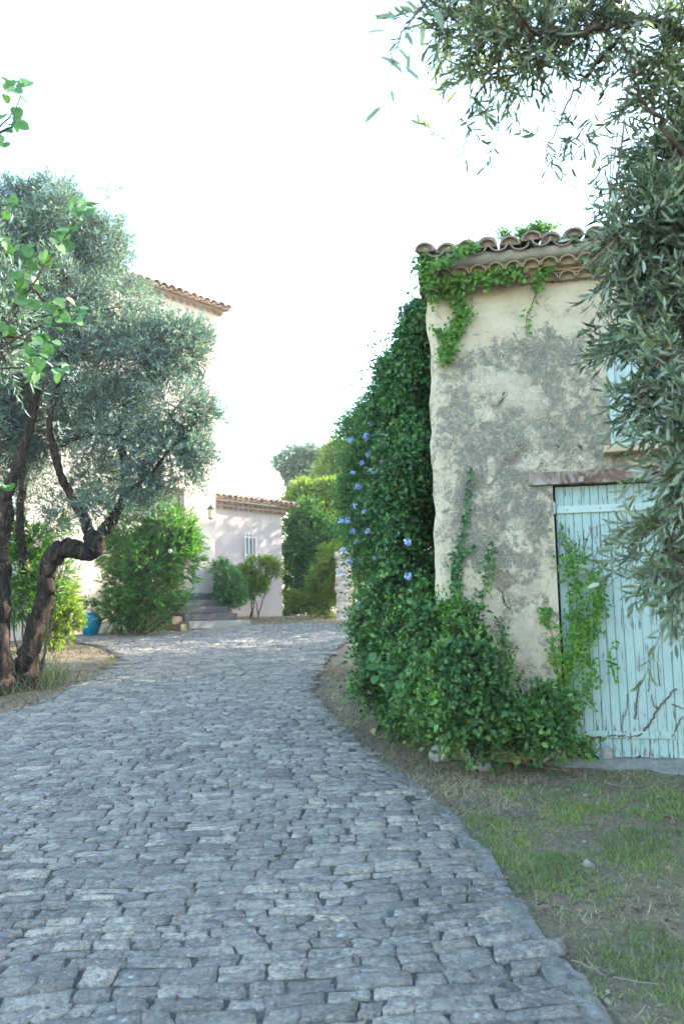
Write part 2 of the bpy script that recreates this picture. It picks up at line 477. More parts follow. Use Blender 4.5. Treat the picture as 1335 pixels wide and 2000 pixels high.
M = dict(
    stone=m_stone(), ground=m_ground(), joint=m_joint(), edge=m_mortar_edge(), oldwall=m_plaster_old(),
    house=m_plaster_house('house_plaster', (0.60, 0.52, 0.44)), annex=m_plaster_house('annex_plaster', (0.52, 0.44, 0.42)),
    tile=m_tile(), tile2=m_tile_new(),
    door=m_paint('teal_paint', (0.40, 0.525, 0.52), amount=0.585), shutter=m_paint('pale_paint', (0.50, 0.60, 0.58), amount=0.68),
    lintel=m_lintel(),
    genoise=m_plain('eave_mortar', (0.50, 0.41, 0.28), 0.95, 12, 0.25, 0.6, 0.01),
    genoise_tile=m_plain('eave_tile', (0.30, 0.24, 0.15), 0.95, 18, 0.4, 0.6, 0.01),
    greymortar=m_plain('grey_mortar', (0.42, 0.41, 0.38), 0.95, 10, 0.2, 0.7, 0.015),
    step=m_plain('step_stone', (0.085, 0.083, 0.085), 0.92, 14, 0.45, 0.6, 0.01),
    steplow=m_plain('pale_step_stone', (0.25, 0.25, 0.23), 0.92, 9, 0.35, 0.6, 0.01),
    tanstone=m_plain('tan_stone', (0.33, 0.25, 0.18), 0.92, 9, 0.3, 0.5, 0.01),
    pebble=m_plain('pebble', (0.24, 0.22, 0.19), 0.95, 40, 0.4, 0.5, 0.01),
    rock=m_plain('rock', (0.30, 0.285, 0.265), 0.95, 14, 0.4, 1.0, 0.02),
    slab=m_plain('slab', (0.25, 0.24, 0.22), 0.95, 14, 0.55, 1.0, 0.03),
    ruin=m_plain('ruin_stone', (0.60, 0.50, 0.43), 0.95, 10, 0.35, 1.0, 0.03),
    white=m_plain('white_paint', (0.8, 0.8, 0.78), 0.5, 12, 0.06, 0.1, 0.003),
    iron=m_plain('dark_iron', (0.06, 0.055, 0.05), 0.55, 30, 0.4, 0.3, 0.003),
    reddoor=m_plain('russet_wood', (0.34, 0.17, 0.13), 0.7, 16, 0.3, 0.3, 0.004),
    surround=m_plain('stone_surround', (0.62, 0.44, 0.36), 0.9, 12, 0.15, 0.3, 0.006),
    glass=m_plain('lantern_glass', (0.75, 0.68, 0.45), 0.15, 8, 0.1, 0.05, 0.002, 0.5),
    paleglass=m_plain('curtained_glass', (0.34, 0.33, 0.32), 0.3, 6, 0.2, 0.05, 0.002, 0.5),
    darkglass=m_plain('window_glass', (0.05, 0.055, 0.06), 0.1, 6, 0.3, 0.05, 0.002, 0.5),
    glaze=m_glaze(),
    crack=m_plain('crack_shadow', (0.022, 0.020, 0.018), 1.0, 40, 0.3, 0.1, 0.001),
    bark=m_bark('olive_bark', (0.045, 0.037, 0.03), (0.10, 0.078, 0.06), (0.20, 0.16, 0.125)),
    barkred=m_bark('flaky_bark', (0.014, 0.012, 0.011), (0.036, 0.028, 0.023), (0.15, 0.10, 0.07), 14),
    twig=m_plain('twig_wood', (0.115, 0.09, 0.07), 0.9, 30, 0.35, 0.4, 0.004),
    vine=m_plain('dry_vine', (0.14, 0.09, 0.07), 0.95, 40, 0.5, 0.8, 0.006),
    deadtwig=m_plain('dead_twig', (0.24, 0.19, 0.15), 0.95, 30, 0.4, 0.5, 0.004),
)
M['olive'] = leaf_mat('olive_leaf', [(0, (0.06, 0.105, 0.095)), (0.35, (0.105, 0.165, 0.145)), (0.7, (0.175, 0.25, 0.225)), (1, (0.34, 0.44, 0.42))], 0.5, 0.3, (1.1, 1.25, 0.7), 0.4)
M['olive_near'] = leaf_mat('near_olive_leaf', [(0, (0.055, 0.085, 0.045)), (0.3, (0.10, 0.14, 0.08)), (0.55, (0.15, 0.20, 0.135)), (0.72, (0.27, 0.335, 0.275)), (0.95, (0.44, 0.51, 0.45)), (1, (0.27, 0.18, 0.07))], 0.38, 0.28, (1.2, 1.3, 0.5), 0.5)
M['round'] = leaf_mat('round_leaf', [(0, (0.06, 0.145, 0.05)), (0.6, (0.095, 0.195, 0.065)), (1, (0.14, 0.25, 0.09))], 0.5, 0.25, (1.2, 1.35, 0.5))
M['ivy'] = leaf_mat('ivy_leaf', [(0, (0.02, 0.07, 0.026)), (0.45, (0.045, 0.13, 0.045)), (0.8, (0.075, 0.19, 0.055)), (1, (0.15, 0.26, 0.075))], 0.40, 0.27, (1.2, 1.6, 0.5), 0.4)
M['bramble'] = leaf_mat('bramble_leaf', [(0, (0.035, 0.085, 0.035)), (0.45, (0.075, 0.165, 0.06)), (0.8, (0.13, 0.25, 0.085)), (1, (0.23, 0.36, 0.11))], 0.45, 0.32, (1.2, 1.5, 0.5))
M['creeper'] = leaf_mat('creeper_leaf', [(0, (0.075, 0.17, 0.03)), (0.6, (0.12, 0.26, 0.045)), (1, (0.20, 0.34, 0.06))], 0.45, 0.4, (1.2, 1.4, 0.4))
M['plumbago'] = leaf_mat('plumbago_leaf', [(0, (0.05, 0.13, 0.055)), (0.5, (0.09, 0.20, 0.085)), (0.85, (0.15, 0.28, 0.11)), (1, (0.24, 0.36, 0.14))], 0.5, 0.4, (1.2, 1.4, 0.5))
M['oleander'] = leaf_mat('oleander_leaf', [(0, (0.035, 0.10, 0.03)), (0.5, (0.07, 0.17, 0.045)), (0.85, (0.12, 0.26, 0.06)), (1, (0.20, 0.34, 0.08))], 0.42, 0.4, (1.4, 1.6, 0.35), 0.4)
M['yellowgreen'] = leaf_mat('yellow_green_leaf', [(0, (0.10, 0.165, 0.03)), (0.5, (0.18, 0.265, 0.05)), (1, (0.32, 0.38, 0.10))], 0.55, 0.5, (1.3, 1.4, 0.4))
M['hedge'] = leaf_mat('hedge_leaf', [(0, (0.02, 0.055, 0.022)), (0.6, (0.04, 0.10, 0.04)), (1, (0.09, 0.17, 0.06))], 0.5, 0.25, (1.2, 1.5, 0.5))
M['farpine'] = leaf_mat('far_needle', [(0, (0.11, 0.17, 0.12)), (0.6, (0.16, 0.23, 0.17)), (1, (0.23, 0.31, 0.21))], 0.6, 0.3, (1.2, 1.3, 0.7))
M['grass'] = leaf_mat('grass_blade', [(0, (0.085, 0.15, 0.045)), (0.45, (0.14, 0.235, 0.07)), (0.75, (0.22, 0.30, 0.11)), (1, (0.42, 0.38, 0.22))], 0.6, 0.35, (1.2, 1.3, 0.4))
M['longgrass'] = leaf_mat('long_grass_blade', [(0, (0.06, 0.085, 0.04)), (0.6, (0.11, 0.15, 0.065)), (1, (0.30, 0.27, 0.16))], 0.6, 0.25, (1.1, 1.2, 0.6))
M['straw'] = leaf_mat('straw', [(0, (0.14, 0.11, 0.08)), (0.4, (0.26, 0.21, 0.14)), (0.8, (0.40, 0.34, 0.23)), (1, (0.55, 0.50, 0.38))], 0.8, 0.1, (1, 1, 0.8))
M['litter'] = leaf_mat('fallen_leaf', [(0, (0.07, 0.04, 0.025)), (0.5, (0.16, 0.085, 0.045)), (0.9, (0.27, 0.17, 0.09)), (1, (0.40, 0.27, 0.12))], 0.8, 0.1, (1, 1, 0.8))
M['blue'] = leaf_mat('blue_petal', [(0, (0.22, 0.30, 0.66)), (0.5, (0.36, 0.46, 0.80)), (1, (0.62, 0.70, 0.90))], 0.6, 0.35, (1, 1, 1))
M['pinkpetal'] = leaf_mat('pale_petal', [(0, (0.75, 0.55, 0.55)), (1, (0.85, 0.75, 0.73))], 0.6, 0.35, (1, 1, 1))

# ------------------------------------------------------------------ leaves
TPL = {
    'diamond': ([(0,0,0),(.5,.5,.05),(1,0,0),(.5,-.5,.05)], [(0,3,2,1)]),
    'lance': ([(0,0,0),(.3,-.45,.04),(.3,.45,.04),(.68,-.40,.03),(.68,.40,.03),(1,0,-.06)], [(0,1,2),(1,3,4,2),(3,5,4)]),
    'lance_fold': ([(0,0,0),(.28,-.42,.05),(.28,.42,.05),(.65,-.44,.04),(.65,.44,.04),(1,0,-.09),(.28,0,-.01),(.65,0,-.03)],
                   [(0,1,6),(0,6,2),(1,3,7,6),(6,7,4,2),(3,5,7),(7,5,4)]),
    'ovate': ([(0,0,0),(.22,-.42,.05),(.22,.42,.05),(.55,-.46,.04),(.55,.46,.04),(1,0,-.10),(.4,0,-.02)], [(0,1,6),(0,6,2),(1,3,6),(6,4,2),(3,5,6),(6,5,4)]),
    'round': ([(0,0,0),(-.05,-.32,.05),(.25,-.52,.07),(.62,-.45,.03),(.92,-.18,-.04),(1,0,-.08),(.92,.18,-.04),(.62,.45,.03),(.25,.52,.07),(-.05,.32,.05),(.45,0,-.03)],
              [(10,0,1),(10,1,2),(10,2,3),(10,3,4),(10,4,5),(10,5,6),(10,6,7),(10,7,8),(10,8,9),(10,9,0)]),
    'blade': ([(0,-.5,0),(0,.5,0),(.5,-.35,.10),(.5,.35,.10),(1,0,.34)], [(0,2,3,1),(2,4,3)]),
    'strap': ([(0,-.5,0),(0,.5,0),(.35,-.5,.0),(.35,.5,.0),(.7,-.4,-.12),(.7,.4,-.12),(1,0,-.38)], [(0,2,3,1),(2,4,5,3),(4,6,5)]),
}

def norm(a):
    return a / np.maximum(np.linalg.norm(a, axis=1, keepdims=True), 1e-9)

def leaf_arrays(P, D, N, L, Wd, tpl):
    v, fs = TPL[tpl]
    v = np.array(v)
    D = norm(D); S = norm(np.cross(N, D)); N = np.cross(D, S)
    V = P[:, None, :] + (L[:, None, None] * v[None, :, 0:1]) * D[:, None, :] + (Wd[:, None, None] * v[None, :, 1:2]) * S[:, None, :] + (L[:, None, None] * v[None, :, 2:3]) * N[:, None, :]
    k = len(v); off = (np.arange(len(P)) * k)[:, None]
    tri = [f for f in fs if len(f) == 3]; quad = [f for f in fs if len(f) == 4]
    Fo = []
    for grp in (tri, quad):
        if grp:
            g = np.array(grp)
            Fo.append((off[:, None, :] + g[None, :, :]).reshape(-1, g.shape[1]))
    return V.reshape(-1, 3), Fo

def leaf_obj(name, P, D, N, L, Wd, tpl, mat, parent, kind='stuff'):
    V, Fo = leaf_arrays(P, D, N, L, Wd, tpl)
    o = link(name, np_mesh(name, V, Fo, mat, True), parent)
    if kind: o['kind'] = kind
    return o

def rdir(n):
    return norm(rng.normal(size=(n, 3)))

def twig_leaves(P, D, L, m, ang=50, droop=0.1, whorl=False):
    """leaves in pairs along straight twigs; returns leaf position, direction, normal"""
    n = len(P); D = norm(D)
    A = norm(np.cross(D, rdir(n))); B = np.cross(D, A)
    t = (np.arange(m) + 0.6) / m
    if whorl: t = 0.45 + 0.55 * t
    tt = np.repeat(t[None, :], n, 0) + rng.uniform(-.3, .3, (n, m)) / m
    ph = rng.uniform(0, 6.28, (n, 1)) + np.arange(m)[None, :] * (2.4 if not whorl else 2.1) + rng.normal(0, .3, (n, m))
    pos = P[:, None, :] + D[:, None, :] * (L[:, None] * tt)[..., None]
    pos[..., 2] -= droop * (L[:, None] * tt ** 2)
    a = np.radians(ang + rng.normal(0, 12, (n, m)) - 18 * tt)
    side = A[:, None, :] * np.cos(ph)[..., None] + B[:, None, :] * np.sin(ph)[..., None]
    ld = D[:, None, :] * np.cos(a)[..., None] + side * np.sin(a)[..., None]
    nn = D[:, None, :] - ld * np.sum(D[:, None, :] * ld, -1, keepdims=True) + rng.normal(0, .35, (n, m, 3))
    return pos.reshape(-1, 3), ld.reshape(-1, 3), nn.reshape(-1, 3)

def px_blobs(lst):
    """(px, py, radius px, depth, [squash in depth]) -> centre, radii, weight"""
    out = []
    for b in lst:
        px, py, r, Y = b[:4]
        sq = b[4] if len(b) > 4 else 1.0
        c = at(px, py, Y); rr = r * Y / F
        out.append((np.array(c), np.array((rr, rr * sq, rr)), rr ** 2 * (b[5] if len(b) > 5 else 1.0)))
    return out

def sample_blobs(blobs, n, shell=0.55, gap=0.45, gscale=2.0, seed=0.0, keep=None, shrink=0.0):
    """twig bases and outward directions spread through the blobs, thinned by noise so that clumps and gaps form"""
    w = np.array([b[2] for b in blobs]); w = w / w.sum()
    which = rng.choice(len(blobs), n * 2, p=w)
    C = np.array([b[0] for b in blobs])[which]; Rr = np.array([b[1] for b in blobs])[which]
    Rr = np.maximum(Rr - shrink, Rr * 0.4)
    d = rdir(n * 2)
    u = rng.uniform(0, 1, n * 2)
    r = np.where(rng.uniform(0, 1, n * 2) < shell, 0.75 + 0.25 * u, u ** (1 / 3)) * (0.58 + 0.80 * vnoise(d * 2.2 + C * 3))
    P = C + d * Rr * r[:, None]
    dens = fbm(P * gscale + seed, 3)
    ok = dens + rng.normal(0, .06, n * 2) > gap
    if keep is not None: ok &= keep(P)
    P, d = P[ok][:n], d[ok][:n]
    return P, d

def path_tube(mb, pts, r0, r1, n=6, sub=5, wob=0.0, rough=0.0):
    s = spline(pts, sub)
    if wob:
        s[1:-1] += rng.normal(0, wob, s[1:-1].shape)
    mb.tube(s, np.linspace(r0, r1, len(s)), n, True, rough)
    return s

def crown(parent, blobs, ntw, mleaf, tl, ll, lw, tpl, mat, up=0.3, shell=0.55, gap=0.42, gscale=2.0, ang=50, droop=0.1, twr=0.0025, keep=None, outw=0.8, rnd=0.7, whorl=False, name='crown', seed=0.0, twigmesh=True, grav=0.0):
    P, d = sample_blobs(blobs, ntw, shell, gap, gscale, seed, keep, 0.6 * tl)
    D = norm(d * outw + rng.normal(0, rnd, P.shape) * 0.6 + np.array([0, 0, up - grav]))
    L = tl * rng.uniform(0.6, 1.3, len(P))
    LP, LD, LN = twig_leaves(P, D, L, mleaf, ang, droop, whorl)
    n = len(LP)
    sz = rng.uniform(0.5, 1.35, n); LL = ll * sz; LW = lw * sz * rng.uniform(0.8, 1.2, n)
    o = leaf_obj(name, LP, LD, LN, LL, LW, tpl, mat, parent)
    if twigmesh:
        # twig stems as three-sided slivers
        n = len(P); A = norm(np.cross(D, rdir(n))); B = np.cross(D, A)
        E = P + D * L[:, None]; E[:, 2] -= droop * L
        ring = [A, -0.5 * A + 0.87 * B, -0.5 * A - 0.87 * B]
        V = np.stack([P + x * twr for x in ring] + [E], 1).reshape(-1, 3)
        off = (np.arange(n) * 4)[:, None]
        Fo = np.concatenate([off + np.array([[0, 1, 3]]), off + np.array([[1, 2, 3]]), off + np.array([[2, 0, 3]])])
        t = link('twigs', np_mesh('twigs', V, [Fo], M['twig']), o); t['kind'] = 'stuff'
    return o, P, D, L

def shoots(parent, P, D, n, length, m, ll, lw, tpl, mat, up=0.5, name='shoots', rnd=0.5):
    """long loose sprays that stand out of a crown"""
    i = rng.choice(len(P), n, replace=False)
    L = length * rng.uniform(.5, 1.3, n)
    D2 = norm(D[i] + rng.normal(0, rnd, (n, 3)) + np.array([0, 0, up]))
    a, b, c = twig_leaves(P[i], D2, L, m, 52, 0.35)
    sz = rng.uniform(.5, 1.3, len(a))
    o = leaf_obj(name, a, b, c, ll * sz, lw * sz, tpl, mat, parent)
    A = norm(np.cross(D2, rdir(n))); B = np.cross(D2, A); Q = P[i]
    mid = Q + D2 * (L * .55)[:, None]; mid[:, 2] -= .35 * L * .3; E = Q + D2 * L[:, None]; E[:, 2] -= .35 * L
    ring = [A, -0.5 * A + 0.87 * B, -0.5 * A - 0.87 * B]; r = .0028
    V = np.stack([Q + x * r for x in ring] + [mid + x * r * .7 for x in ring] + [E], 1).reshape(-1, 3); off = (np.arange(n) * 7)[:, None]
    q4 = np.concatenate([off + np.array([[0, 1, 4, 3]]), off + np.array([[1, 2, 5, 4]]), off + np.array([[2, 0, 3, 5]])])
    t3 = np.concatenate([off + np.array([[3, 4, 6]]), off + np.array([[4, 5, 6]]), off + np.array([[5, 3, 6]])])
    t = link('shoot_stems', np_mesh('shoot_stems', V, [q4, t3], M['twig']), o); t['kind'] = 'stuff'
    return o

def branches_to(mb, start_pts, P, count, r0=0.012, r1=0.004, n=4, wob=0.03):
    S = np.array([list(p) for p in start_pts])
    for i in rng.choice(len(P), min(count, len(P)), replace=False):
        j = np.argmin(np.linalg.norm(S - P[i], axis=1))
        a = S[max(0, j - rng.integers(0, 3))]
        mid = (a + P[i]) / 2 + rng.normal(0, wob, 3) + np.array([0, 0, -0.06 * np.linalg.norm(P[i] - a)])
        path_tube(mb, [a, mid, P[i]], r0, r1, n, 4)

# ================================================================== SETTING: ground and path
def ground_sheet():
    xs = np.concatenate([np.linspace(-400, -14, 14)[:-1], np.arange(-14, 9, 0.16), np.linspace(9, 400, 14)[0:]])
    ys = np.concatenate([np.linspace(-400, -2, 12)[:-1], np.arange(-2, 27, 0.16), np.linspace(27.1, 700, 16)])
    X, Y = np.meshgrid(xs, ys)
    P = np.stack([X.ravel(), Y.ravel(), np.zeros(X.size)], 1)
    near = smooth(26, 20, np.abs(P[:, 1] - 2)) * smooth(14, 10, np.abs(P[:, 0] + 2))
    z = gz(P[:, 0], P[:, 1]) - 0.035 + near * 0.05 * (fbm(P * np.array([2.2, 2.2, 0]), 4) - 0.5)
    nx, ny = len(xs), len(ys)
    i = np.arange(ny - 1)[:, None] * nx + np.arange(nx - 1)[None, :]
    Fq = np.stack([i, i + 1, i + 1 + nx, i + nx], -1).reshape(-1, 4)
    P[:, 2] = z
    o = link('ground', np_mesh('ground', P, [Fq], M['ground'], True))
    tag(o, kind='structure')
    return o
ground = ground_sheet()

right_px = [(1290, 2200), (1185, 2010), (1110, 1890), (1040, 1800), (985, 1725), (935, 1650), (890, 1595), (835, 1545), (755, 1490), (690, 1440), (640, 1390), (612, 1350), (622, 1310), (650, 1270), (690, 1240)]
left_px = [(-300, 1480), (-120, 1430), (0, 1398), (95, 1365), (170, 1330), (230, 1298), (238, 1284), (205, 1264), (135, 1250), (60, 1247), (-80, 1244)]
RE = [gpt(*p) for p in right_px]; LE = [gpt(*p) for p in left_px]
RE2 = [(p.x, p.y) for p in RE] + [(1.3, 17.6), (4.0, 18.0), (4.2, 19.6), (0.6, 19.7), (-1.5, 19.75)]
far_ = [(-2.7, 19.6), (-3.9, 18.75), (-5.2, 18.2), (-7.5, 17.6)]
LE2 = [(p.x, p.y) for p in LE]
POLY = [(1.5, 1.2)] + RE2 + far_ + LE2[::-1] + [(-6.5, 5.5), (-6.5, 1.2)]
def in_poly(P, poly):
    x, y = P[:, 0], P[:, 1]; c = np.zeros(len(P), bool); n = len(poly)
    for i in range(n):
        x0, y0 = poly[i]; x1, y1 = poly[i - 1]
        if y0 == y1: continue
        t = ((y0 > y) != (y1 > y)) & (x < (x1 - x0) * (y - y0) / (y1 - y0) + x0)
        c ^= t
    return c
def dist_poly(P, poly):
    P = P[:, :2]; best = np.full(len(P), 1e9); n = len(poly)
    for i in range(n):
        a = np.array(poly[i - 1]); b = np.array(poly[i]); ab = b - a
        t = np.clip(((P - a) @ ab) / max(ab @ ab, 1e-9), 0, 1)
        best = np.minimum(best, np.linalg.norm(P - (a + t[:, None] * ab), axis=1))
    return best

def path_sheet():
    xs = np.arange(-9, 4.6, 0.045); ys = np.arange(1.2, 20.2, 0.045)
    X, Y = np.meshgrid(xs, ys); P = np.stack([X.ravel(), Y.ravel(), np.zeros(X.size)], 1)
    jit = 0.10 * (fbm(P * np.array([4.0, 4.0, 0]) + 3, 3) - 0.5)
    d = np.where(in_poly(P, POLY), 1, -1) * dist_poly(P, POLY) + jit
    ok = d > -0.05
    z = gz(P[:, 0], P[:, 1]) - 0.001 - 0.025 * smooth(0.02, -0.05, d) + 0.010 * (fbm(P * np.array([9., 9., 0]), 3) - 0.5)
    P[:, 2] = z
    nx, ny = len(xs), len(ys)
    i = (np.arange(ny - 1)[:, None] * nx + np.arange(nx - 1)[None, :]).ravel()
    Fq = np.stack([i, i + 1, i + 1 + nx, i + nx], -1)
    Fq = Fq[ok[Fq].all(1)]
    used = np.unique(Fq); mp = np.full(len(P), -1); mp[used] = np.arange(len(used))
    me = np_mesh('paved_path', P[used], [mp[Fq]], M['joint'], True)
    me.materials.append(M['edge'])
    cen = P[Fq].mean(1); dc = np.where(in_poly(cen, POLY), 1, -1) * dist_poly(cen, POLY)
    edge = (dc < 0.12) & (cen[:, 0] > -1) & (cen[:, 1] < 10)
    me.polygons.foreach_set('material_index', edge.astype(np.int32))
    o = link('paved_path', me)
    tag(o, kind='structure')
    return o
path = path_sheet()

def stone_geom(corners, seg=3):
    """irregular worn block: outline ring low in the joint, inset ring on top, slightly domed centre"""
    c = np.array(corners); out = []
    for a in range(4):
        p, q = c[a], c[(a + 1) % 4]
        for k in range(seg): out.append(p + (q - p) * k / seg)
    out = np.array(out); cen = out.mean(0)
    n = len(out)
    jj = rng.normal(0, 0.0052, (n, 2))
    out = out + jj
    # round the corners
    for a in range(4):
        i = a * seg
        out[i] = out[i] + (cen - out[i]) * rng.uniform(0.0, 0.045)
    vec = cen - out; ln = np.linalg.norm(vec, axis=1, keepdims=True)
    inset = np.minimum(rng.uniform(0.001, 0.0055, (n, 1)), ln * 0.3)
    inn = out + vec / ln * inset
    tilt = rng.normal(0, 0.012, 2); h = rng.normal(0, 0.0028)
    def z(p, e): return gz(p[:, 0], p[:, 1]) + h + (p - cen) @ tilt + e
    lo = np.column_stack([out, gz(out[:, 0], out[:, 1]) - 0.003])
    up = np.column_stack([inn, z(inn, 0.009 + rng.normal(0, 0.0018, n))])
    mid = cen + (inn - cen) * 0.5
    md = np.column_stack([mid, z(mid, 0.0105 + rng.normal(0, 0.0022, n))])[::2]
    V = np.vstack([lo, up, md, [[cen[0], cen[1], z(cen[None], 0.0105)[0]]]])
    Ft = []
    for i in range(n):
        j = (i + 1) % n
        Ft += [(i, j, n + j), (i, n + j, n + i)]
    m = len(md)
    for i in range(m):
        a, b, e = n + 2 * i, n + 2 * i + 1, n + (2 * i + 2) % n
        k, k2 = 2 * n + i, 2 * n + (i + 1) % m
        Ft += [(a, b, k), (b, e, k2), (b, k2, k), (k, k2, 2 * n + m)]
    return V, np.array(Ft)

def lay_stones():
    stones = []
    v = 1.3
    def warp(x, v): return v + 0.16 * math.sin(0.55 * x + 0.25 * v) + 0.035 * x + 0.03 * math.sin(2.1 * x + 1.3 * v) + 0.018 * math.sin(6.3 * x + 4.1 * v)
    row = 0
    while v < 20.2:
        h = random.choice((0.08, 0.095, 0.105, 0.12, 0.14)) * random.uniform(0.92, 1.08)
        x = -9.0 + random.uniform(0, 0.2)
        while x < 4.4:
            w = random.choice((0.10, 0.12, 0.15, 0.17, 0.2, 0.24, 0.30)) * random.uniform(0.9, 1.1)
            g = random.uniform(0.0003, 0.0038)
            sk = random.uniform(-0.035, 0.035)
            a, b = v + g, v + h - g
            if random.random() < 0.10: b -= 0.015
            cs = [(x + g, warp(x, a)), (x + w - g, warp(x + w, a)), (x + w - g + sk, warp(x + w, b)), (x + g + sk * 0.6, warp(x, b))]
            if random.random() < 0.12 and h > 0.125:
                fr = random.uniform(0.38, 0.62); mL = v + h * fr; mR = mL + random.uniform(-.015, .015)
                stones.append([cs[0], cs[1], (x + w - g + sk * .5, warp(x + w, mR) - .002), (x + g, warp(x, mL) - .002)])
                stones.append([(x + g, warp(x, mL) + .002), (x + w - g + sk * .5, warp(x + w, mR) + .002), cs[2], cs[3]])
            elif random.random() < 0.10 and w > 0.2:
                k1 = random.uniform(.35, .65); tp = (cs[3][0] + (cs[2][0] - cs[3][0]) * (k1 + random.uniform(-.12, .12)), (cs[2][1] + cs[3][1]) / 2); bp = (cs[0][0] + (cs[1][0] - cs[0][0]) * k1, (cs[0][1] + cs[1][1]) / 2)
                stones.append([cs[0], (bp[0] - .002, bp[1]), (tp[0] - .002, tp[1]), cs[3]]); stones.append([(bp[0] + .002, bp[1]), cs[1], cs[2], (tp[0] + .002, tp[1])])
            else:
                stones.append(cs)
            x += w
        v += h; row += 1
    cen = np.array([np.mean(s, 0) for s in stones])
    ins = in_poly(cen, POLY); dd = dist_poly(cen, POLY)
    ok = ins & (dd > np.where((cen[:, 0] > -0.6) & (cen[:, 1] < 9), 0.085, 0.02) + rng.uniform(-0.03, 0.02, len(cen)))
    sel = [stones[i] for i in np.nonzero(ok)[0]]; cen = cen[ok]
    pr = project(np.column_stack([cen, gz(cen[:, 0], cen[:, 1])]))
    vis = (pr[:, 0] > 5) & (pr[:, 0] < 1330) & (pr[:, 1] > 0) & (pr[:, 1] < 1995) & (pr[:, 2] > 0)
    area = np.array([abs((s[1][0] - s[0][0]) * (s[3][1] - s[0][1])) for s in sel]) / np.maximum(pr[:, 2], .1) ** 3
    order = np.argsort(-np.where(vis, area, 0))
    single = set(order[:300].tolist())
    AV, AF, off = [], [], 0
    for i, s in enumerate(sel):
        V, Ft = stone_geom(s)
        if i in single:
            c = V.mean(0)
            link('paving_stone', np_mesh('paving_stone', V, [Ft], M['stone'], True), path)
        else:
            AV.append(V); AF.append(Ft + off); off += len(V)
    o = link('paving_stones_far', np_mesh('cobbles', np.vstack(AV), [np.vstack(AF)], M['stone'], True), path)
    o.name = 'cobbles'
    o['kind'] = 'stuff'
lay_stones()


# ================================================================== OLD OUTBUILDING (right)
TB = R(12)
UB = Vector((math.cos(TB), -math.sin(TB), 0)); NB = Vector((-math.sin(TB), -math.cos(TB), 0)); UP = Vector((0, 0, 1))
P0 = at(1090, 1191, 7.0); P0.z = 0
def wb(t, z, o=0.0): return P0 + UB * t + NB * o + UP * z
def wall_hit(px, py, o=0.0):
    p = on_plane(px, py, P0 + NB * o, NB); q = p - P0
    return q.dot(UB), p.z
MBASIS = Matrix((UB, -NB, UP)).transposed().to_4x4()      # local x along the wall, y into the wall, z up
def wbm(t, z, o=0.0): return Matrix.Translation(wb(t, z, o)) @ MBASIS
T0 = -1.06; T1 = 3.2; ZT = 4.70
D0, D1, DZ = 0.0, 2.10, 2.68
W0, W1, WZ0, WZ1 = 0.52, 1.32, 2.98, 3.94
outb = thing('outbuilding', wb(1.0, float(gz(2, 7)), -3), 'old two storey outbuilding with blotchy grey and beige plaster wall on the right', 'building')

def polyline_dist(P, pts):
    best = np.full(len(P), 1e9)
    for a, b in zip(pts[:-1], pts[1:]):
        a = np.array(a, float); b = np.array(b, float); ab = b - a
        t = np.clip(((P - a) @ ab) / max(ab @ ab, 1e-9), 0, 1)
        best = np.minimum(best, np.linalg.norm(P - (a + t[:, None] * ab), axis=1))
    return best

